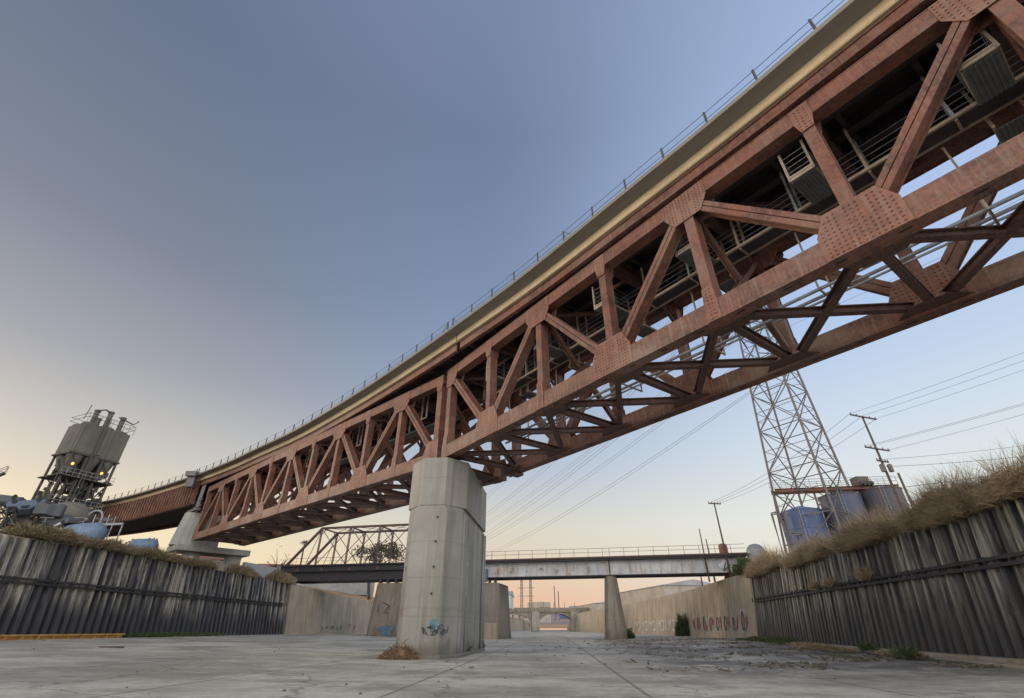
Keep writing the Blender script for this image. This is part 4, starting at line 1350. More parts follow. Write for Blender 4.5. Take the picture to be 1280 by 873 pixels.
# ------------------------------------------------------------------ lattice pylons
def lattice_tower(name, loc, rz, w0, w1, h, npan, r_, label, arms=(), armlen=5, mat='lattice', group=None, legw=None):
    root = empty(name, loc, rz); tag(root, label, 'pylon', group)
    def cor(z):
        w = lerp(w0, w1, z / h) / 2; return [Vector((a * w, b_ * w, z)) for a, b_ in ((-1, -1), (1, -1), (1, 1), (-1, 1))]
    legw = legw or r_ * 2.2
    for i in range(4):
        MB().beam(cor(0)[i], cor(h)[i], legw, legw).build('leg', M[mat], root)
    zs = [h * (1 - (1 - k / npan) ** 1.25) for k in range(npan + 1)]
    for f in range(4):
        g = (f + 1) % 4; b = MB()
        for k in range(npan):
            a, c = cor(zs[k]), cor(zs[k + 1]); mid = (zs[k] + zs[k + 1]) / 2; mm = cor(mid)
            b.beam(a[f], c[g], r_, r_); b.beam(a[g], c[f], r_, r_); b.beam(c[f], c[g], r_, r_)
            x_ = (a[f] + c[g] + a[g] + c[f]) / 4
            b.beam(mm[f], x_, r_ * .6, r_ * .6); b.beam(mm[g], x_, r_ * .6, r_ * .6)
            b.beam(cor((mid + zs[k]) / 2)[f], (a[f] * .75 + x_ * .25) * .5 + (x_ * .5), r_ * .5, r_ * .5)
            b.beam(cor((mid + zs[k]) / 2)[g], (a[g] * .75 + x_ * .25) * .5 + (x_ * .5), r_ * .5, r_ * .5)
        b.build('bracing', M[mat], root)
    return root


PY = Vector((38.2, 61.0, 7.0))
WD = Vector((-.36, .933, 0)).normalized(); WA = Vector((WD.y, -WD.x, 0))
root = lattice_tower('lattice_pylon', PY, math.atan2(WA.y, WA.x) + R(12), 7.2, 3.2, 44, 9, .105, 'tall steel lattice power pylon rising behind the blue tanks and the bridge', legw=.22)
PYi = root
for z in (31, 37, 43):
    for sg in (-1, 1):
        c = MB(); p0 = Vector((0, 0, z)); e = Vector((7.0 * sg, 0, z + .6))
        w = 1.9
        for yy in (-w, w): c.beam((sg * 1.5, yy * .9, z), e, .12, .12); c.beam((sg * 1.5, yy * .9, z + 1.8), e, .12, .12)
        for t in (.25, .5, .75):
            q = Vector((sg * lerp(1.5, 7, t), 0, 0)); 
            c.beam((q.x, -w * (1 - t) * .9, z + .6 * t), (q.x, w * (1 - t) * .9, z + .6 * t), .08, .08); c.beam((q.x, -w * (1 - t) * .9, z + .6 * t), (q.x, -w * (1 - t) * .9, z + 1.8 - 1.2 * t), .08, .08)
        c.build('cross_arm', M['lattice'], root)
        MB().tube([(7.0 * sg, 0, z + .5), (7.0 * sg, 0, z - .9)], .10, 6).build('insulator', M['dark_iron'], root)
# walkway beam round the tower base bay that carries pipes to the tanks
lattice_tower('lattice_pylon', (-34, 352, 5.5), R(-15), 9, 3, 46, 8, .3, 'distant power pylon on the left bank skyline', group=None)
for x, lab in ((6.0, 'far twin-mast pylon seen under the girder bridge, left mast'), (11.6, 'far twin-mast pylon seen under the girder bridge, right mast')):
    r2 = lattice_tower('lattice_mast', (x, 330, 5), 0, 1.6, 1.0, 25, 12, .16, lab)
    for z in (13.5, 18, 23):
        MB().beam((-2.6, 0, z), (2.6, 0, z), .25, .25).build('cross_arm', M['lattice'], r2)


def wire(label, pa, pb, sag, r_=.022, group='power lines', mat='wire'):
    pa, pb = Vector(pa), Vector(pb); n = 28; pts = []
    for i in range(n + 1):
        t = i / n; p = pa.lerp(pb, t); p.z -= sag * 4 * t * (1 - t); pts.append(p)
    o = MB().tube(pts, r_, 5).build('power_line', M[mat]); tag(o, label, 'cable', group)


rzp = math.atan2(WA.y, WA.x) + R(12); AX = Vector((math.cos(rzp), math.sin(rzp), 0))
far = Vector((-75, 350, 5))
for k, (z, sg) in enumerate([(z, sg) for z in (31, 37, 43) for sg in (-1, 1)]):
    a = PY + AX * (7.0 * sg) + UZ * (z - .9)
    for j in (0, 1):
        e = far + AX * (7 * sg) + UZ * (z - 2)
        off = AX * (.45 * j)
        wire('power line falling left, %s cross arm of the pylon, %s strand at its %s' % (('lowest', 'middle', 'topmost')[k // 2], ('left', 'right')[j], ('left end', 'right end')[k % 2]), a + off, e + off, 9 + j * .8, .030, 'power lines running down to the left from the pylon')
    e = PY - WD * 260 + AX * (7.0 * sg) + UZ * (z + 2) + AX * 30
    wire('power line running right from the %s of the pylon %s cross arm' % (('left end', 'right end')[k % 2], ('lowest', 'middle', 'topmost')[k // 2]), a, e, 6, .022, 'power lines running right from the pylon')

# ------------------------------------------------------------------ tanks and their gantry
def tank(loc, r_, h, mats, label):
    root = empty('storage_tank', loc); tag(root, label, 'tank')
    MB().lathe((0, 0, 0), [(r_, 0), (r_, h * .45), (r_ + .03, h * .45 + .01), (r_ + .03, h * .47), (r_, h * .47 + .01), (r_, h * .72), (r_ + .03, h * .72 + .01), (r_ + .03, h * .74), (r_, h * .74 + .01), (r_, h)], 40).build('tank_shell', M[mats[0]], root, smooth=False)
    MB().lathe((0, 0, h), [(r_ + .06, 0), (r_ + .06, .12), (r_ * .4, .55), (.3, .75)], 40).build('tank_roof', M[mats[1]], root)
    c = MB()
    for sx in (-.2, .2): c.tube([(sx - r_ * .5, -r_ * .9, 0), (sx - r_ * .5, -r_ * .9, h + .3)], .03, 5)
    for i in range(int(h / .35)): c.tube([(-.2 - r_ * .5, -r_ * .9, .3 + .35 * i), (.2 - r_ * .5, -r_ * .9, .3 + .35 * i)], .02, 4)
    c.build('ladder', M['galv'], root)
    return root
tank((36.3, 61.4, 6.1), 2.3, 7.6, ('tank_blue', 'tank_blue'), 'pale blue cylindrical tank, lowest and leftmost of the three')
tank((41.0, 60.2, 6.1), 2.3, 9.2, ('tank_band', 'tank_grey'), 'tall dark purple grey tank with a rusty top in the middle')
tank((45.5, 59.2, 6.1), 2.3, 9.6, ('tank_grey', 'tank_grey'), 'dark grey tank with a peaked roof, rightmost of the three')
root = empty('pipe_gantry', (33.5, 59.5, 0)); tag(root, 'rusty horizontal gantry with handrail running over the tanks', 'gantry')
ga, gb = Vector((-.6, .2, 16.0)), Vector((14.0, -1.2, 16.2))
gd = (gb - ga).normalized(); gp = Vector((-gd.y, gd.x, 0))
MB().ibeam(ga, gb, .35, .42).build('gantry_beam', M['rust'], root)
MB().ibeam(ga + gp * 1.2, gb + gp * 1.2, .3, .4).build('gantry_beam', M['rust'], root)
c = MB()
for z in (.7, 1.25): c.tube([ga + UZ * z, gb + UZ * z], .03, 5); c.tube([ga + gp * 1.2 + UZ * z, gb + gp * 1.2 + UZ * z], .03, 5)
for i in range(11):
    q = ga.lerp(gb, i / 10); c.tube([q + UZ * .2, q + UZ * 1.25], .035, 5); q += gp * 1.2; c.tube([q + UZ * .2, q + UZ * 1.25], .035, 5)
c.build('handrail', M['galv'], root)
for t in (0, .33, .66, 1):
    q = ga.lerp(gb, t) + gp * .6; MB().tube([(q.x, q.y, 6.8), (q.x, q.y, 15.9)], .11, 6).build('gantry_leg', M['lattice'], root)
c = MB(); c.beam(ga + Vector((0, .3, -.2)), ga + Vector((5, 1, -5)), .12, .12); c.beam(ga + Vector((4, .3, -.2)), ga + Vector((1, 1, -5)), .12, .12); c.beam(ga + Vector((-.3, 0, -4.8)), ga + Vector((6, 0, -5.4)), .12, .12)
c.beam(ga + Vector((7, 0, -.2)), ga + Vector((9.5, .4, -6)), .1, .1); c.beam(ga + Vector((0, 0, -5.2)), ga + Vector((9, .3, -4.6)), .1, .1)
c.build('diagonal_stay', M['lattice'], root)
c = MB(); c.box(9.4, 10.9, -.9, .4, 16.5, 17.5); c.build('hopper_box', M['silo'], root)
c = MB()
for i in range(14): c.box(9.3 + .12 * i, 9.35 + .12 * i + .1 * (i % 3), -1.35, -.9, 16.3 + .1 * (i % 4), 16.6 + .12 * (i % 3))
c.build('motor', M['plantdark'], root)
for i, x in enumerate((31.9, 32.4)):
    o = MB().tube([(x, 60 + i, 6.8), (x - .05, 60 + i, 13.4), (x + .6, 60 + i, 13.5)], .13, 8).build('vent_pipe', M['white' if i else 'galv'], smooth=True)
    tag(o, ('bare grey stand pipe', 'white stand pipe')[i] + ' left of the pale blue tank', 'pipe')
# small vessels behind the end of the girder bridge
o = MB().lathe((31.0, 74.5, 6.8), [(.62, 0), (.62, 4.9), (.5, 5.1), (.2, 5.2)], 20).build('vent_stack', M['redroof']); tag(o, 'short salmon coloured round stack at the right end of the girder bridge', 'stack')
b = MB(); b.lathe((0, 0, 0), [(1.25, 0), (1.25, 3.4), (1.1, 3.9), (.7, 4.3), (.2, 4.45)], 22); o = b.build('storage_vessel', M['galv'], smooth=True); o.location = (34.0, 71, 7); tag(o, 'small grey dome topped vessel among dry grass by the blue tank', 'tank')

# ------------------------------------------------------------------ utility poles
def pole(loc, h, lean, label, arms=(), trans=False, r_=.16):
    root = empty('utility_pole', loc); tag(root, label, 'pole', None)
    MB().tube([(0, 0, 0), (lean[0] * h, lean[1] * h, h)], [r_, r_ * .6], 8).build('pole_shaft', M['pipewood'], root, smooth=True)
    for z, w, rz in arms:
        c = MB(); cx = lean[0] * z; v = Vector((math.cos(rz), math.sin(rz), 0)) * w
        c.beam(Vector((cx, -.15, z)) - v, Vector((cx, -.15, z)) + v, .12, .14); c.build('cross_arm', M['pipewood'], root)
        for t in (-.95, -.5, .5, .95):
            q = Vector((cx, -.15, z + .07)) + v * t; MB().tube([q, q + UZ * .22], [.06, .035], 6).build('insulator', M['dark_iron'], root)
    if trans:
        z = trans
        for dx in (-.45, .4): MB().lathe((lean[0] * z + dx, -.3, z - .9), [(.22, 0), (.24, .1), (.24, .75), (.12, .85)], 12).build('transformer', M['lattice'], root)
    return root
pole((41.0, 51.0, 6.8), 15.6, (-.016, 0), 'tall timber utility pole with two wide cross arms right of the pylon', ((15.4, 2.1, .35), (11.6, 1.9, .35), (10.2, .9, .35)), trans=9.9)
pole((38.2, 46.2, 6.8), 7.6, (-.01, 0), 'short bare timber post right of the tall utility pole')
pole((30.0, 71.5, 6.8), 10.4, (-.012, 0), 'leaning utility pole with small cross arm above the right end of the girder bridge', ((10.2, 1.0, .2),))
pole((27.3, 72.5, 6.8), 6.9, (0, 0), 'short plain post beside the leaning utility pole', r_=.12)
TP = Vector((40.75, 50.85, 22.3)); T2 = Vector((40.8, 50.85, 18.5))
for i, dx in enumerate((-2, -.2, 2)):
    wire('line rising to the upper right corner from the top cross arm, %s of three' % ('left', 'middle', 'right')[i], TP + Vector((dx, dx * .35, 0)), (78 + dx, -6 + dx * .3, 31.5 + .0 * i), 2.0, .016, 'lines rising right from the tall pole')
    wire('line from the tall pole down to the girder bridge pole, %s of three' % ('left', 'middle', 'right')[i], TP + Vector((dx, dx * .35, 0)), (29.9 + dx * .4, 71.4, 17.1), .8, .02, 'lines falling left from the tall pole')
for i, dx in enumerate((-1.8, -1.3, 1.8)):
    wire('line running right from the lower cross arm, %s of three' % ('highest', 'middle', 'lowest')[i], T2 + Vector((dx, dx * .35, 0)), (80, 5 + dx, 26.5), 1.5, .016, 'lines from the lower cross arm')
wire('level cable running right from the tall utility pole, upper one', T2 + Vector((0, 0, -1.3)), (95, 42, 25.0), 1.6, .018)
wire('level cable running right from the tall utility pole, lower thick one', T2 + Vector((0, 0, -2.1)), (95, 42, 23.6), 1.8, .024)
wire('low cable behind the grass topped wall on the right', (38.2, 46, 13.0), (90, 30, 22), 1.5, .03)
wire('slack guy wire from tall pole to short post', T2 + Vector((0, 0, -3)), (38.2, 46.2, 14.2), .3, .015)

# ------------------------------------------------------------------ batch plant on the left bank
BP = Vector((-66.4, 68.0, 0)); BA = math.atan2(7.1, 3.1)
plant = empty('batch_plant', (-66.2, 68.6, 0), BA); plant.scale = (.86, .86, 1); tag(plant, 'tall grey concrete batching plant with clustered silos on a steel frame', 'batching plant')
# local x along the visible face (0..7.8), y to the left/away, z up
for i, (cx, cy) in enumerate(((1.4, 1.4), (3.9, 1.2), (6.4, 1.4), (1.4, 4.2), (3.9, 4.2), (6.4, 4.2))):
    MB().lathe((cx, cy, 24.4), [(1.42, 0), (1.42, 4.4), (1.2, 4.6), (.3, 4.7)], 12).build('silo', M['silo'], plant)
    MB().lathe((cx, cy, 21.2), [(.5, 0), (.6, .5), (1.40, 2.9)], 12).build('hopper', M['silo2'], plant)
MB().box(.1, 7.7, .02, 5.5, 24.2, 28.7).build('silo_panel', M['silo'], plant)
MB().box(-.15, 7.9, -.1, 5.8, 23.9, 24.15).build('ring_beam', M['plantdark'], plant)
for cx, cy, h in ((1.3, 1.0, 2.4), (3.6, 1.2, 2.9), (6.0, 1.4, 2.7), (3.5, 4.4, 2.2)):
    MB().lathe((cx, cy, 28.8), [(.42, 0), (.42, h - .3), (.5, h - .3), (.5, h)], 12).build('dust_filter', M['silo'], plant)
c = MB()
for z in (29.6, 30.2):
    c.tube([(-.1, -.1, z), (7.9, -.1, z), (7.9, 5.7, z), (-.1, 5.7, z), (-.1, -.1, z)], .04, 5)
for i in range(9): c.tube([(i, -.1, 28.8), (i, -.1, 30.2)], .035, 5)
c.build('roof_railing', M['plantdark'], plant)
c = MB(); c.tube([(1, .5, 31), (2.2, .4, 31.5), (3.4, 1.0, 31.4)], .12, 6); c.tube([(5, 1, 31.2), (7.6, .4, 30.6), (8.3, .4, 31.4)], .10, 6); c.tube([(-.6, 0, 29), (-.4, 0, 31.4)], .07, 5)
c.build('fill_pipe', M['plantdark'], plant)
for x in (.3, 2.75, 5.2, 7.5):
    for y in (.2, 5.4):
        MB().box(x - .16, x + .16, y - .16, y + .16, 7.8, 24.0).build('frame_leg', M['plantdark'], plant)
for z in (12.5, 16.5, 20.5):
    c = MB(); c.box(-.4, 8.1, -.6, 6.0, z, z + .14); c.build('platform', M['plantdark'], plant)
    c = MB()
    for zz in (z + .6, z + 1.1): c.tube([(-.4, -.6, zz), (8.1, -.6, zz)], .035, 5)
    for i in range(10): c.tube([(-.4 + .93 * i, -.6, z), (-.4 + .93 * i, -.6, z + 1.1)], .03, 5)
    c.build('platform_railing', M['galv'], plant)
c = MB()
for k, (x0_, x1_) in enumerate(((.3, 2.75), (2.75, 5.2), (5.2, 7.5))):
    for z in (8, 12.5, 16.5, 20.5):
        if (k + int(z)) % 2: c.beam((x0_, .2, z), (x1_, .2, z + 3.7), .12, .12)
        else: c.beam((x1_, .2, z), (x0_, .2, z + 3.7), .12, .12)
c.build('frame_bracing', M['plantdark'], plant)
rg = random.Random(17)
c = MB()
for _ in range(420):      # ducts, motors, boxes, chutes inside the frame
    x, y, z = rg.uniform(-.2, 7.6), rg.uniform(.2, 5), rg.choice((12.7, 16.7, 20.7, 9, 10.5, 14.5, 18.5)) + rg.uniform(0, 1)
    if rg.random() < .5: c.box(x, x + rg.uniform(.2, 1.1), y, y + rg.uniform(.2, .9), z, z + rg.uniform(.2, 1.3))
    else: c.tube([(x, y, z), (x + rg.uniform(-1.5, 1.5), y + rg.uniform(-1, 1), z + rg.uniform(-1.5, 2))], rg.uniform(.05, .18), 6)
c.build('machinery', M['plantdark'], plant)['kind'] = 'stuff'
for pos in ((.6, -.95, 22.0), (5.4, -.95, 21.6)):
    MB().lathe(pos, [(.12, 0), (.22, .1), (.22, .28), (.1, .38)], 10).build('work_lamp', M['lamp'], plant)
c = MB(); c.beam((-.3, -.3, 28.6), (-.9, -.9, 9), .1, .1); c.beam((3.0, -.3, 30), (3.0, -.6, 17), .18, .18); c.beam((3.5, -.3, 30), (3.5, -.6, 17), .1, .1)
c.build('down_pipe', M['plantdark'], plant)
# sloping feed conveyors
for (a, b_, w, lab) in (((-71.5, 66.0, 20), (-80.0, 59.0, 9.5), 1.0, 'steep feed conveyor left of the batching plant'),
                        ((-67.0, 66.5, 15.5), (-60.5, 60.5, 9.5), .9, 'low inclined conveyor in front of the batching plant')):
    root = empty('conveyor', (a[0], a[1], 0)); tag(root, lab, 'conveyor')
    A = Vector((0, 0, a[2])); B = Vector((b_[0] - a[0], b_[1] - a[1], b_[2]))
    MB().beam(A, B, w, .25).build('belt', M['plantdark'], root)
    c = MB(); d = B - A
    sd_ = Vector((d.y, -d.x, 0)).normalized() * (w / 2)
    for s_ in (-1, 1):
        c.beam(A + sd_ * s_ + UZ * .9, B + sd_ * s_ + UZ * .9, .07, .07)
        for i in range(12):
            p = A + d * (i / 12) + sd_ * s_; c.beam(p, p + UZ * .9, .05, .05); c.beam(p, p + d / 12 + UZ * .9, .05, .05)
    c.build('side_truss', M['lattice'], root)
    c = MB()
    for t in (.3, .6, .9): q = A + d * t; c.beam(q, (q.x, q.y, 7.8), .14, .14)
    c.build('support_leg', M['lattice'], root)
# mixer drum and platform beside the plant
root = empty('mixing_drum', (-57.8, 64.5, 0)); tag(root, 'grey mixing drum on a steel platform under the batching plant', 'mixer')
b = MB(); prof = [(.5, -2.2), (1.0, -1.9), (1.5, -.8), (1.6, .3), (1.2, 1.5), (.6, 2.3)]
b.lathe((0, 0, 0), prof, 22); o = b.build('drum', M['silo'], root, smooth=True); o.rotation_euler = (R(70), 0, R(-60)); o.location = (0, 0, 14.0)
c = MB(); c.box(-3.8, 3.2, -1.6, 2.2, 12.0, 12.3); c.build('platform', M['plantdark'], root)
c = MB()
for x in (-3.5, -1.2, 1.0, 3): c.box(x - .12, x + .12, -1.4, -1.15, 7.8, 12); c.box(x - .12, x + .12, 1.8, 2.05, 7.8, 12)
c.build('support_leg', M['plantdark'], root)
c = MB()
for z in (12.9, 13.4): c.tube([(-3.8, -1.6, z), (3.2, -1.6, z)], .04, 5)
for i in range(8): c.tube([(-3.8 + i, -1.6, 12.3), (-3.8 + i, -1.6, 13.4)], .04, 5)
c.build('handrail', M['galv'], root)
pts = [(3.0 + 1.0 * math.cos(t * .35), 0, 13.6 + 1.0 * math.sin(t * .35)) for t in range(0, 11)]
MB().tube([(4.0, 0, 11)] + pts, .14, 8).build('goose_neck', M['galv'], root, smooth=True)
# stair / ladder tower right of it
root = empty('access_scaffold', (-47.6, 57.5, 0)); tag(root, 'pale ladder scaffold standing before the approach girder on the left bank', 'scaffold')
c = MB()
for x, y in ((-.8, -.5), (.8, -.5), (.8, .5), (-.8, .5)): c.tube([(x, y, 7.8), (x, y, 12.6)], .06, 6)
for z in (8.6, 9.8, 11, 12.2):
    for p, q in (((-.8, -.5), (.8, -.5)), ((.8, -.5), (.8, .5)), ((.8, .5), (-.8, .5)), ((-.8, .5), (-.8, -.5))): c.tube([(*p, z), (*q, z)], .045, 6)
    c.tube([(-.8, -.5, z), (.8, -.5, z + 1.2 if z < 12 else z)], .035, 5)
c.build('scaffold_frame', M['galv'], root)
o = MB().beam((-53.5, 52.6, 10.35), (-40.5, 51.5, 10.6), .16, .22).build('pipe_rail', M['galv']); tag(o, 'long pale horizontal pipe running behind the blue drum on the left bank', 'pipe')
c = MB()
for t in (0, .25, .5, .75, 1): q = Vector((-53.5, 52.6, 10.3)).lerp(Vector((-40.5, 51.5, 10.5)), t); c.beam((q.x, q.y, 7.7), (q.x, q.y, q.z), .1, .1)
c.build('pipe_rail_posts', M['galv'], o); o.children[0].name = 'support_posts'; o.children[0]['kind'] = 'stuff'

# ------------------------------------------------------------------ scrapped cars on the bank
def scrap_car(loc, rot, mat, label, ln=4.2):
    root = empty('scrap_car', loc); root.rotation_euler = rot; root.scale = (.66, .72, .8); tag(root, label, 'wrecked car')
    def sec(x, w, zb_, zt_, wt): return [(x, -w, zb_), (x, w, zb_), (x, w, (zb_ + zt_) * .55), (x, wt, zt_), (x, -wt, zt_), (x, -w, (zb_ + zt_) * .55)]
    b = MB(); b.loft([sec(-2.1, .72, .3, .75, .6), sec(-1.9, .82, .2, .95, .7), sec(-.95, .84, .18, 1.0, .72), sec(-.5, .84, .18, 1.42, .62), sec(.6, .84, .18, 1.46, .62), sec(1.2, .84, .18, 1.02, .74), sec(1.95, .82, .2, .88, .7), sec(2.15, .74, .3, .7, .6)])
    b.build('body', M[mat], root, bevel=.06)
    for x in (-1.3, 1.35):
        for y in (-.8, .8):
            w = empty('wheel', (x, y, .32)); w.parent = root; w.rotation_euler = (R(90), 0, 0)
            MB().lathe((0, 0, -.1), [(.16, 0), (.27, 0), (.33, .04), (.33, .16), (.27, .2), (.16, .2)], 20).build('tyre', M['rubber'], w)
            MB().lathe((0, 0, -.07), [(.1, 0), (.18, .03), (.18, .13), (.08, .15)], 14).build('rim', M['galv'], w)
    for y in (-.845, .845):
        c = MB(); c.prism([(-.45, 1.03), (.55, 1.03), (.45, 1.36), (-.38, 1.34)], y - .006, y + .006, 'y'); c.build('side_window', M['rubber'], root)
    return root
scrap_car((-52.0, 49.6, 13.1), (R(180), R(4), R(15)), 'bluetruck', 'dark dusty wreck at the far left, upside down with wheels up')
scrap_car((-49.3, 49.2, 12.2), (R(150), R(-12), R(35)), 'blue_dusty', 'crumpled bright blue car wreck tipped over between dark wrecks')
scrap_car((-46.9, 49.8, 11.6), (R(95), R(6), R(5)), 'bluetruck', 'blue grey wreck on its side at the right end of the scrap pile')
scrap_car((-50.0, 50.2, 10.0), (0, R(3), R(8)), 'plantdark', 'flattened brown wreck at the bottom of the scrap pile')
scrap_car((-46.0, 50.5, 10.1), (R(5), R(-5), R(-10)), 'bluetruck', 'dusty blue grey wreck under the tipped one, half hidden by weeds')
b = MB(); rg = random.Random(9)
def mound(b, c, a, w, h, n=18, k=6, seed=0):
    r_ = random.Random(seed); rings = []
    for i in range(k + 1):
        t = i / k; rr = (1 - t ** 1.6)
        rings.append([(c[0] + a * rr * math.cos(2 * math.pi * j / n) * r_.uniform(.9, 1.1), c[1] + w * rr * math.sin(2 * math.pi * j / n) * r_.uniform(.9, 1.1), c[2] + h * t * r_.uniform(.9, 1.05)) for j in range(n)])
    b.loft(rings)
mound(b, (-.8, 0, 0), 5.2, 2.0, 2.6, seed=2)
rg = random.Random(31)
for _ in range(520):
    t = rg.uniform(-1, 1); p = Vector((t * 5.0, rg.uniform(-1.8, 1.2), (3.6 - (t + .6) * 1.7 if t > -.6 else 4.2) * rg.uniform(.2, 1.15)))
    d_ = Vector((rg.uniform(-1, 1), rg.uniform(-.6, .6), rg.uniform(-.5, .8))).normalized() * rg.uniform(.3, 1.3)
    b.beam(p, p + d_, rg.uniform(.03, .4), rg.uniform(.03, .12))
o = b.build('scrap_heap', M['plantdark']); o.location = (-49.0, 50.6, 7.6); tag(o, 'dark heap of scrap metal on the left bank under the wrecked cars', 'scrap heap')
b = MB(); b.lathe((0, 0, 0), [(.05, -1.9), (.7, -1.7), (1.0, -1.1), (1.05, 0), (1.0, 1.1), (.7, 1.7), (.05, 1.9)], 26)
o = b.build('blue_drum', M['blue_drum'], smooth=True); o.rotation_euler = (0, R(82), R(12)); o.location = (-40.9, 47.6, 8.9); tag(o, 'rounded light blue tank lying among weeds on the left bank', 'tank')
b = MB(); b.lathe((0, 0, 0), [(.05, -1.5), (.6, -1.3), (.8, -.8), (.8, .8), (.6, 1.3), (.05, 1.5)], 22)
o = b.build('blue_drum', M['blue_drum'], smooth=True); o.rotation_euler = (0, R(85), R(30)); o.location = (-43.0, 59.0, 9.5); tag(o, 'small blue tank lying just left of the blocky bank pier', 'tank')
b = MB(); rg = random.Random(12)
for _ in range(60):
    p = Vector((rg.uniform(-1.6, 1.6), rg.uniform(-.7, .7), rg.uniform(0, .9) * (1 - abs(rg.uniform(-.6, .6)))))
    b.beam(p, p + Vector((rg.uniform(-.5, .5), rg.uniform(-.4, .4), rg.uniform(-.2, .35))), rg.uniform(.1, .4), rg.uniform(.06, .25))
o = b.build('rubble_pile', M['white']); o.location = (-44.0, 47.2, 8.7); tag(o, 'pile of white rubble slabs on the left bank between the wrecks and the blue tank', 'rubble')
o = MB().box(0, 3.6, 0, .5, 8.1, 8.5).build('timber_baulk', M['redroof']); o.location = (-45.4, 46.7, 0); o.rotation_euler = (0, 0, R(8)); tag(o, 'reddish timber baulk lying below the white rubble', 'timber')

# blocks, low walls on the left bank near the bank pier
for i in range(9):
    o = MB().box(-.32, .32, -.3, .3, 0, .85 + .1 * (i % 2)).build('concrete_block', M['brick'], bevel=.03); o.location = (-36.2 + .16 * i, 56.5 + 1.3 * i, 7.3)
    tag(o, 'rough concrete block on the left bank below the cross cap, %s from the left' % ('first', 'second', 'third', 'fourth', 'fifth', 'sixth', 'seventh', 'eighth', 'ninth')[i], 'block', 'blocks lined up on the left bank')
o = MB().box(-3.5, 3.5, -.2, .2, 0, 1.5).build('block_wall', M['roof'], bevel=.02); o.location = (-34.8, 71.5, 7.3); o.rotation_euler = (0, 0, R(80)); tag(o, 'low light grey panel wall at the left end of the old truss bridge', 'wall')
o = MB().box(-.25, .25, -.25, .25, 0, 1.9).build('gate_post', M['brick'], bevel=.02); o.location = (-34.2, 75.8, 7.2); tag(o, 'grey concrete post beside the old truss bridge end', 'post')
o = MB().box(0, 9.5, 0, .55, 0, .75).build('concrete_ledge', M['wall'], bevel=.04); o.location = (-34.9, 53.5, 7.1); o.rotation_euler = (0, 0, R(86)); tag(o, 'weathered concrete ledge capping the left wall below the bank pier', 'ledge')

# long yellow barrier beam at the foot of the left wall
ya, yb = Vector((-33.9, 36.2, .04)), Vector((-33.3, 47.2, .04))
root = empty('barrier_beam', ya); tag(root, 'long ochre yellow beam lying at the foot of the left sheet pile wall', 'beam')
d = yb - ya; b = MB(); b.beam((0, 0, .86), (d.x, d.y, .86), .5, .10); b.beam((0, 0, .62), (d.x, d.y, .62), .12, .44); b.beam((0, 0, .40), (d.x, d.y, .40), .5, .10)
b.build('beam_body', M['yellow'], root)
for i in range(9): q = d * ((i + .5) / 9); MB().beam((q.x - .0, q.y - .05, .62), (q.x, q.y + .05, .62), .46, .42).build('web_plate', M['yellow'], root)
o = MB().beam((-.6, 0, .08), (.6, .1, .08), .25, .14).build('driftwood', M['bark']); o.location = (-22.6, 31.5, .3); tag(o, 'dark chunk of driftwood lying on the river bed at left', 'driftwood')

# ------------------------------------------------------------------ far buildings
def shed(name, loc, rz, w, d, h, rise, mats, label, cat='building', windows=0):
    root = empty(name, loc, rz); tag(root, label, cat)
    MB().box(-w / 2, w / 2, -d / 2, d / 2, 0, h).build('wall', M[mats[0]], root)
    if rise:
        MB().prism([(-d / 2 - .3, h + .01), (d / 2 + .3, h + .01), (0, h + rise)], -w / 2 - .3, w / 2 + .3, 'y')
        b = MB(); b.add([(-w / 2 - .3, -d / 2 - .3, h + .01), (w / 2 + .3, -d / 2 - .3, h + .01), (w / 2 + .3, d / 2 + .3, h + .01), (-w / 2 - .3, d / 2 + .3, h + .01), (-w / 2 - .3, 0, h + rise), (w / 2 + .3, 0, h + rise)],
                        [(0, 1, 5, 4), (2, 3, 4, 5), (0, 4, 3), (1, 2, 5), (0, 3, 2, 1)])
        b.build('roof', M[mats[1]], root)
    for i in range(windows):
        x = -w / 2 + (i + .5) * w / windows
        MB().box(x - .5, x + .5, -d / 2 - .04, -d / 2 + .02, h * .45, h * .75).build('window', M['rubber'], root)
    return root
shed('warehouse', (47.5, 172, 6.5), R(100), 46, 18, 5.2, 1.6, ('build', 'roof'), 'long warehouse with grey roof on the right bank beyond the girder bridge', windows=7)
shed('warehouse', (41, 250, 5.5), R(95), 40, 16, 5.0, 1.2, ('build', 'roof'), 'second more distant warehouse on the right bank', windows=5)
shed('office_block', (29.3, 262, 5.5), R(0), 13, 9, 4.0, 0, ('blue', 'roof'), 'small bright blue building behind the arch bridge', windows=4)
shed('factory', (-46, 122, 7.6), R(8), 26, 14, 4.6, 2.0, ('roof', 'redroof'), 'white walled shed with a red edged roof left of the old truss bridge')
shed('factory', (-20, 170, 6.5), R(-4), 40, 14, 3.6, 1.4, ('white', 'roof'), 'white low factory seen beneath the old truss bridge')
shed('house', (70, 62, 7), R(20), 10, 9, 7.6, 3.0, ('build', 'build'), 'pale gabled building behind the dry grass on the right')
shed('factory', (-64, 95, 7.8), R(10), 22, 10, 4, 1.2, ('build', 'redroof'), 'low building with reddish roof behind the left bank pier')
for i, (x, y, w, h) in enumerate([(60, 420, 30, 10), (5, 460, 26, 8), (-40, 480, 40, 12), (100, 500, 50, 14), (-120, 430, 60, 12), (20, 400, 10, 13)]):
    shed('city_block', (x, y, 5), R(i * 7), w, 15, h, 0 if i % 2 else 1.5, ('build', 'roof'), ['wide pale block far right on the skyline', 'low block on the skyline over the arch bridge', 'long block far upstream left', 'large block farthest right upstream', 'long low block far left upstream', 'narrow taller block over the arch bridge'][i], windows=5)
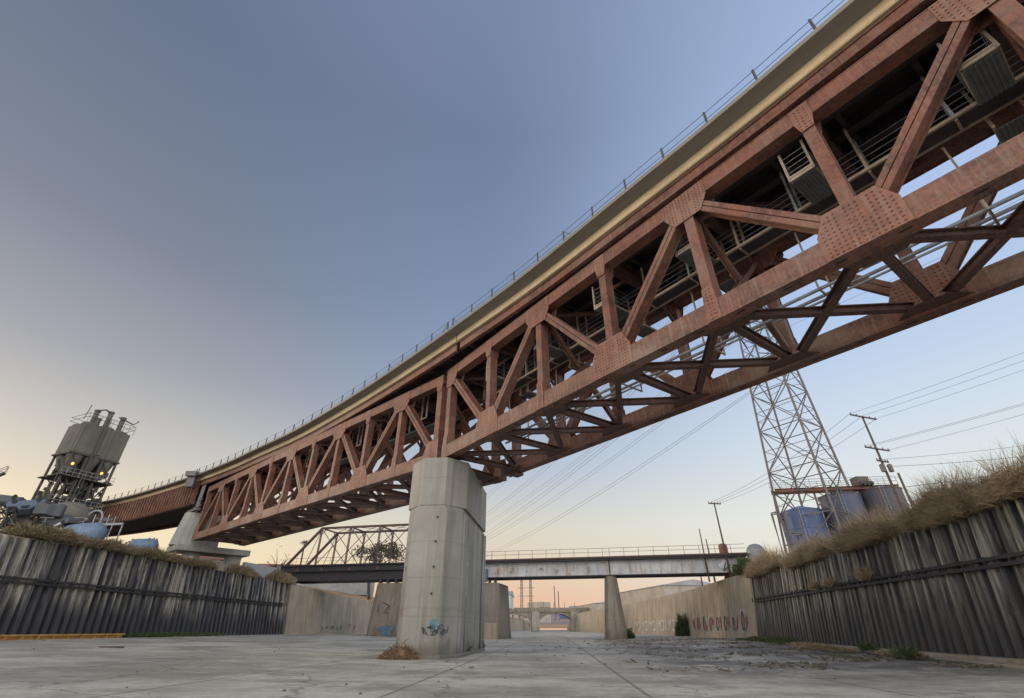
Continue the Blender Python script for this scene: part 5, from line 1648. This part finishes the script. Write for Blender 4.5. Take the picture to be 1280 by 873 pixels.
for i, (x, y, h) in enumerate([(24, 300, 22), (27, 310, 20), (42.5, 236, 15.5)]):
    o = MB().tube([(x, y, 5), (x, y, h)], [.35, .25], 8).build('chimney', M['lattice']); tag(o, ['thin smokestack left of the blue building', 'second thin smokestack beside the blue building', 'tall mast right of the blue building'][i], 'chimney')
mp = MB(); mp.box(41.6, 43.6, 235.8, 236.2, 14.2, 16.6); o = mp.build('sign_panel', M['lattice']); tag(o, 'dark framed panel on top of the mast right of the blue building', 'sign')
for i, (x, y, h) in enumerate([(35.6, 92, 15.5), (37.2, 96, 14.8), (36.2, 100, 13)]):
    pole((x, y, 6.8), h - 7, (-.01, 0), ['bare timber pole seen under the girder bridge, left of three', 'timber pole with two cross arms seen under the girder bridge', 'rearmost bare pole seen under the girder bridge'][i], ((4.6, 1.1, .1), (5.6, 1.1, .1)) if i == 1 else ())
shed('trailer', (41.5, 92, 7), R(84), 14, 4, 2.6, 0, ('plantdark', 'roof'), 'dark equipment trailer on the right bank beneath the girder bridge', 'trailer', windows=3)

# ------------------------------------------------------------------ trees and shrubs
tree('broadleaf_tree', (-30.0, 112, 6.5), 11.5, 5.2, 'dark leafy tree behind the old truss bridge', 'tree', seed=4, dens=1.2, leaf=.26, clumps=20)
tree('bare_tree', (-47, 104, 7.5), 8.5, 3.0, 'nearly bare thin tree left of the old truss bridge', 'tree', seed=8, dens=.12, leaf=.12, clumps=8)
# palm
root = empty('palm_tree', (-41.6, 101, 7.5)); tag(root, 'small palm silhouette left of the truss bridge end post', 'palm tree')
MB().tube([(0, 0, 0), (.2, 0, 4), (.1, 0, 8.2)], [.22, .16, .14], 7).build('trunk', M['bark'], root)
c = MB(); rg = random.Random(2)
for _ in range(46):
    v = Vector((rg.gauss(0, 1), rg.gauss(0, 1), rg.uniform(-.3, 1))).normalized() * rg.uniform(.7, 1.15); p = Vector((.1, 0, 8.3))
    s_ = v.cross(UZ).normalized() * .10
    m_ = p + v * .6 + UZ * .12; e = p + v * 1.1 - UZ * .25
    c.add([p - s_, p + s_, m_ + s_, m_ - s_, e], [(0, 1, 2, 3), (3, 2, 4)])
c.build('crown', M['leafdark'], root, fix=False)
for i, (x, y, h, r_, lab) in enumerate([(-25, 118, 4.5, 3, 'scrubby tree under the old truss bridge, left one'), (-16, 122, 4.2, 3.2, 'scrubby tree under the old truss bridge, right one'), (-58, 78, 6, 3, 'shrubby tree on the left bank under the approach girder')]):
    tree('scrub_tree', (x, y, 6.8), h, r_, lab, 'tree', seed=20 + i, dens=.8, leaf=.18, clumps=12)

# dry grass on the right wall
for i, (y, ext, hgt, n, dz, lab) in enumerate([
    (22.6, 3.0, 1.35, 30000, 0, 'largest shaggy mass of dry grass on the right wall, nearest the right edge'),
    (30.6, 3.9, 1.15, 24000, .1, 'second largest dry grass mass on the right wall, in front of the tall timber pole'),
    (41.5, 5.6, 1.2, 20000, .3, 'dry grass mass on the right wall below the blue tank'),
    (55.5, 7.5, 1.5, 18000, .9, 'dry grass near the far end of the right sheet pile wall'),
    (17.9, 1.5, 1.1, 9000, 0, 'dark dry shrub at the extreme right edge on top of the wall')]):
    ang = math.atan2(1, .2); rg_ = random.Random(300 + i); root = empty('dry_grass_clump', (rx(y) + .95, y, 6.1 + dz)); tag(root, lab, 'dry grass')
    parts_ = 5 if ext > 2 else 2
    for j in range(parts_):
        t = (j + .5) / parts_ * 2 - 1; w = 1 - .35 * abs(t) ** 2
        c_ = (math.cos(ang) * t * ext * .8, math.sin(ang) * t * ext * .8)
        hh = hgt * w * rg_.uniform(.75, 1.2)
        tuft('grass_hummock', M['straw'], c_[0] - .25, c_[1], -.5, ext / parts_ * 1.45, .75 * rg_.uniform(.8, 1.2), hh, n // parts_, .62 * rg_.uniform(.8, 1.25), .85, 60 + i * 9 + j, ang, wd=.008 + .003 * (i in (1, 2)) + .006 * (i == 3), up=.35, parent=root)
        tuft('seed_stalks', M['straw'], c_[0] - .1, c_[1], -.1, ext / parts_ * 1.2, .6, hh * .9, n // parts_ // 22, 1.25, .35, 500 + i * 9 + j, ang, wd=.008 + .003 * (i in (1, 2)) + .006 * (i == 3), up=1.1, parent=root)
for i, (y, s_) in enumerate(((40.6, .5), (37.2, .55), (31.5, .65))):
    p = Vector((rx(y) + .35, y)); o = tuft('dry_grass_tuft', M['straw'], 0, 0, 0, s_, s_ * .7, s_, 700, .45, .5, 80 + i, .2, wd=.014); o.location = (p.x, p.y, 3.85)
    tag(o, ['small dry tuft on the right waler, leftmost of three', 'middle dry tuft growing on the right waler', 'bushiest dry tuft on the right waler, rightmost of three'][i], 'dry grass')
o = tuft('green_bush', M['leaf'], 0, 0, 0, 1.3, 1.3, 1.8, 2600, .5, .4, 91, wd=.05); o.location = (29.6, 66.0, 7.4); tag(o, 'green leafy bush at the right end of the girder bridge', 'bush')
o = tuft('green_bush', M['leaf'], 0, 0, 0, 1.3, 1.2, 3.3, 3000, .6, .2, 92, wd=.045, up=.9); o.location = (29.0, 93.0, .3); tag(o, 'slender green bush growing on the river bed against the right concrete wall', 'bush')
o = tuft('green_bush', M['leaf'], 0, 0, 0, .6, .5, 1.2, 500, .4, .2, 93, wd=.04); o.location = (16.3, 76.5, .2); tag(o, 'small dark bush at the foot of the slim pillar', 'bush')
for i in range(7):
    y = 26.0 + i * 5.2; p = Vector((rx(y) + .8, y)); o = tuft('dry_grass_tuft', M['straw'], 0, 0, -.1, 1.5, .5, .45, 900, .5, .5, 200 + i, math.atan2(1, .2), wd=.011, up=.4); o.location = (p.x, p.y, 6.1 + .02 * (y - 26))
    tag(o, 'thin dry grass fringe on the right wall top, %s from the girder bridge end' % ('seventh', 'sixth', 'fifth', 'fourth', 'third', 'second', 'first')[i], 'dry grass', 'grass fringe along the right wall')
# scrub along the left wall top
for i, (y, ext, hgt, n, mt, lab) in enumerate([
    (38.7, 3.4, .8, 4500, 'scrub', 'brown scrub hanging over the left wall below the wrecked cars'),
    (44.6, 3.2, .7, 4000, 'scrub', 'green brown weeds on the left wall in front of the blue tank'),
    (50.9, 3.6, .8, 4200, 'scrub', 'scrub on the left wall just left of the blocky pier'),
    (57.1, 3.0, .7, 3000, 'scrub', 'weeds on the left wall top below the cross cap'),
    (65.7, 4.0, .9, 3600, 'straw', 'straw coloured brush on the left wall right of the bank pier'),
    (76.5, 4.0, 1.3, 4500, 'straw', 'thick dry brush at the far end of the left sheet pile wall')]):
    o = tuft('scrub_clump', M[mt], 0, 0, 0, ext, .9, hgt, n, .6, .5, 100 + i, R(86), wd=.022); o.location = (lx(y) - .95, y, 7.15); tag(o, lab, 'scrub')
for i, (x, y, s_) in enumerate(((-45.5, 52.5, 1.2), (-50, 55, 1.3), (-43.0, 55.5, 1.1), (-41.5, 50.2, .8))):
    o = tuft('bush', M['leafdark'], 0, 0, 0, s_ * 1.8, s_, s_ * 1.3, 1500, .45, .3, 120 + i, wd=.045); o.location = (x, y, 7.8); tag(o, ['bush behind the white rubble on the left bank', 'bush in front of the batching plant', 'bush between the scaffold and the blocky pier', 'low bush beside the blue tank'][i], 'bush')
# green grass at wall feet
o = tuft('green_grass', M['leaf'], 0, 0, 0, 8.5, .7, .18, 5000, .35, .3, 140, R(86), wd=.03); o.location = (-33.3, 54.5, .62); tag(o, 'strip of green grass at the foot of the left sheet pile wall', kind='stuff')
o = tuft('green_grass', M['leaf'], 0, 0, 0, 6.5, 1.3, .22, 6500, .32, .3, 141, R(77), wd=.025); o.location = (25.2, 55.0, .25); tag(o, 'patch of green grass on silt at the far end of the right ledge', kind='stuff')
o = tuft('silt_grass', M['straw'], 0, 0, 0, 4.5, .9, .15, 1600, .25, .3, 142, R(77), wd=.02); o.location = (20.6, 39.0, .2); tag(o, 'sparse yellowish grass on the silt by the right ledge', kind='stuff')
for i, (x, y) in enumerate(((19.2, 30.2), (17.2, 24.6), (22.8, 45.5))):
    o = tuft('weed', M['leaf'], 0, 0, 0, .5, .3, .3, 220, .35, .3, 150 + i, wd=.02); o.location = (x, y, .3); tag(o, ['green weed on the right ledge, middle one', 'green weed on the right ledge nearest the viewer', 'green weed at the far part of the right ledge'][i], 'weed')
# drifted vegetation, twigs and trash lying on the silt at the right
rg = random.Random(88); b = MB()
for _ in range(3200):
    y = 20 + 55 * rg.random() ** 1.3; e_ = rx(y) - 1.6
    x = e_ - abs(rg.gauss(0, 1)) * (3.0 + .10 * y)
    if math.sin(x * 1.1 + y * .35) + math.sin(y * .9 - x * .6) < .15: continue
    z = bedz(x, y) + .02; a = rg.uniform(0, 3.14); l_ = rg.uniform(.05, .38); w_ = rg.uniform(.015, .09)
    b.beam((x, y, z), (x + math.cos(a) * l_, y + math.sin(a) * l_, z + rg.uniform(0, .07)), w_, rg.uniform(.01, .05))
o = b.build('river_debris', leafmat('debris_mix', [(.07, .055, .045), (.16, .13, .09), (.05, .05, .035), (.22, .19, .15), (.09, .10, .06)])); tag(o, 'scattered twigs, mud cakes and trash on the silt along the right side', kind='stuff')
for i, (y, dx, ln_, n_) in enumerate(((44, 2.2, 6.5, 2600), (33.5, 2.6, 4.0, 1700), (60, 2.0, 7, 2500), (26.5, 1.9, 2.5, 900))):
    o = tuft('low_grass', M['leaf' if i % 2 == 0 else 'scrub'], 0, 0, 0, ln_, .55, .10, n_, .20, .4, 400 + i, R(77), wd=.016, up=.4); o.location = (rx(y) - dx, y, .22)
    tag(o, 'low sprouting weeds in patches beside the right ledge', kind='stuff')
# pebbles and litter on the river bed
rg = random.Random(77); b = MB()
for _ in range(500):
    y = 6 + 60 * rg.random() ** 1.2; x = lerp(lx(y) + 1, rx(y) - 1.5, rg.random()); s_ = .012 + .05 * rg.random() ** 4
    b.lathe((x, y, bedz(x, y)), [(s_, -.01), (s_ * .9, s_ * .5), (s_ * .3, s_ * .8)], 6)
o = b.build('gravel', M['dirt']); tag(o, 'loose pebbles and grit scattered over the river bed', kind='stuff')
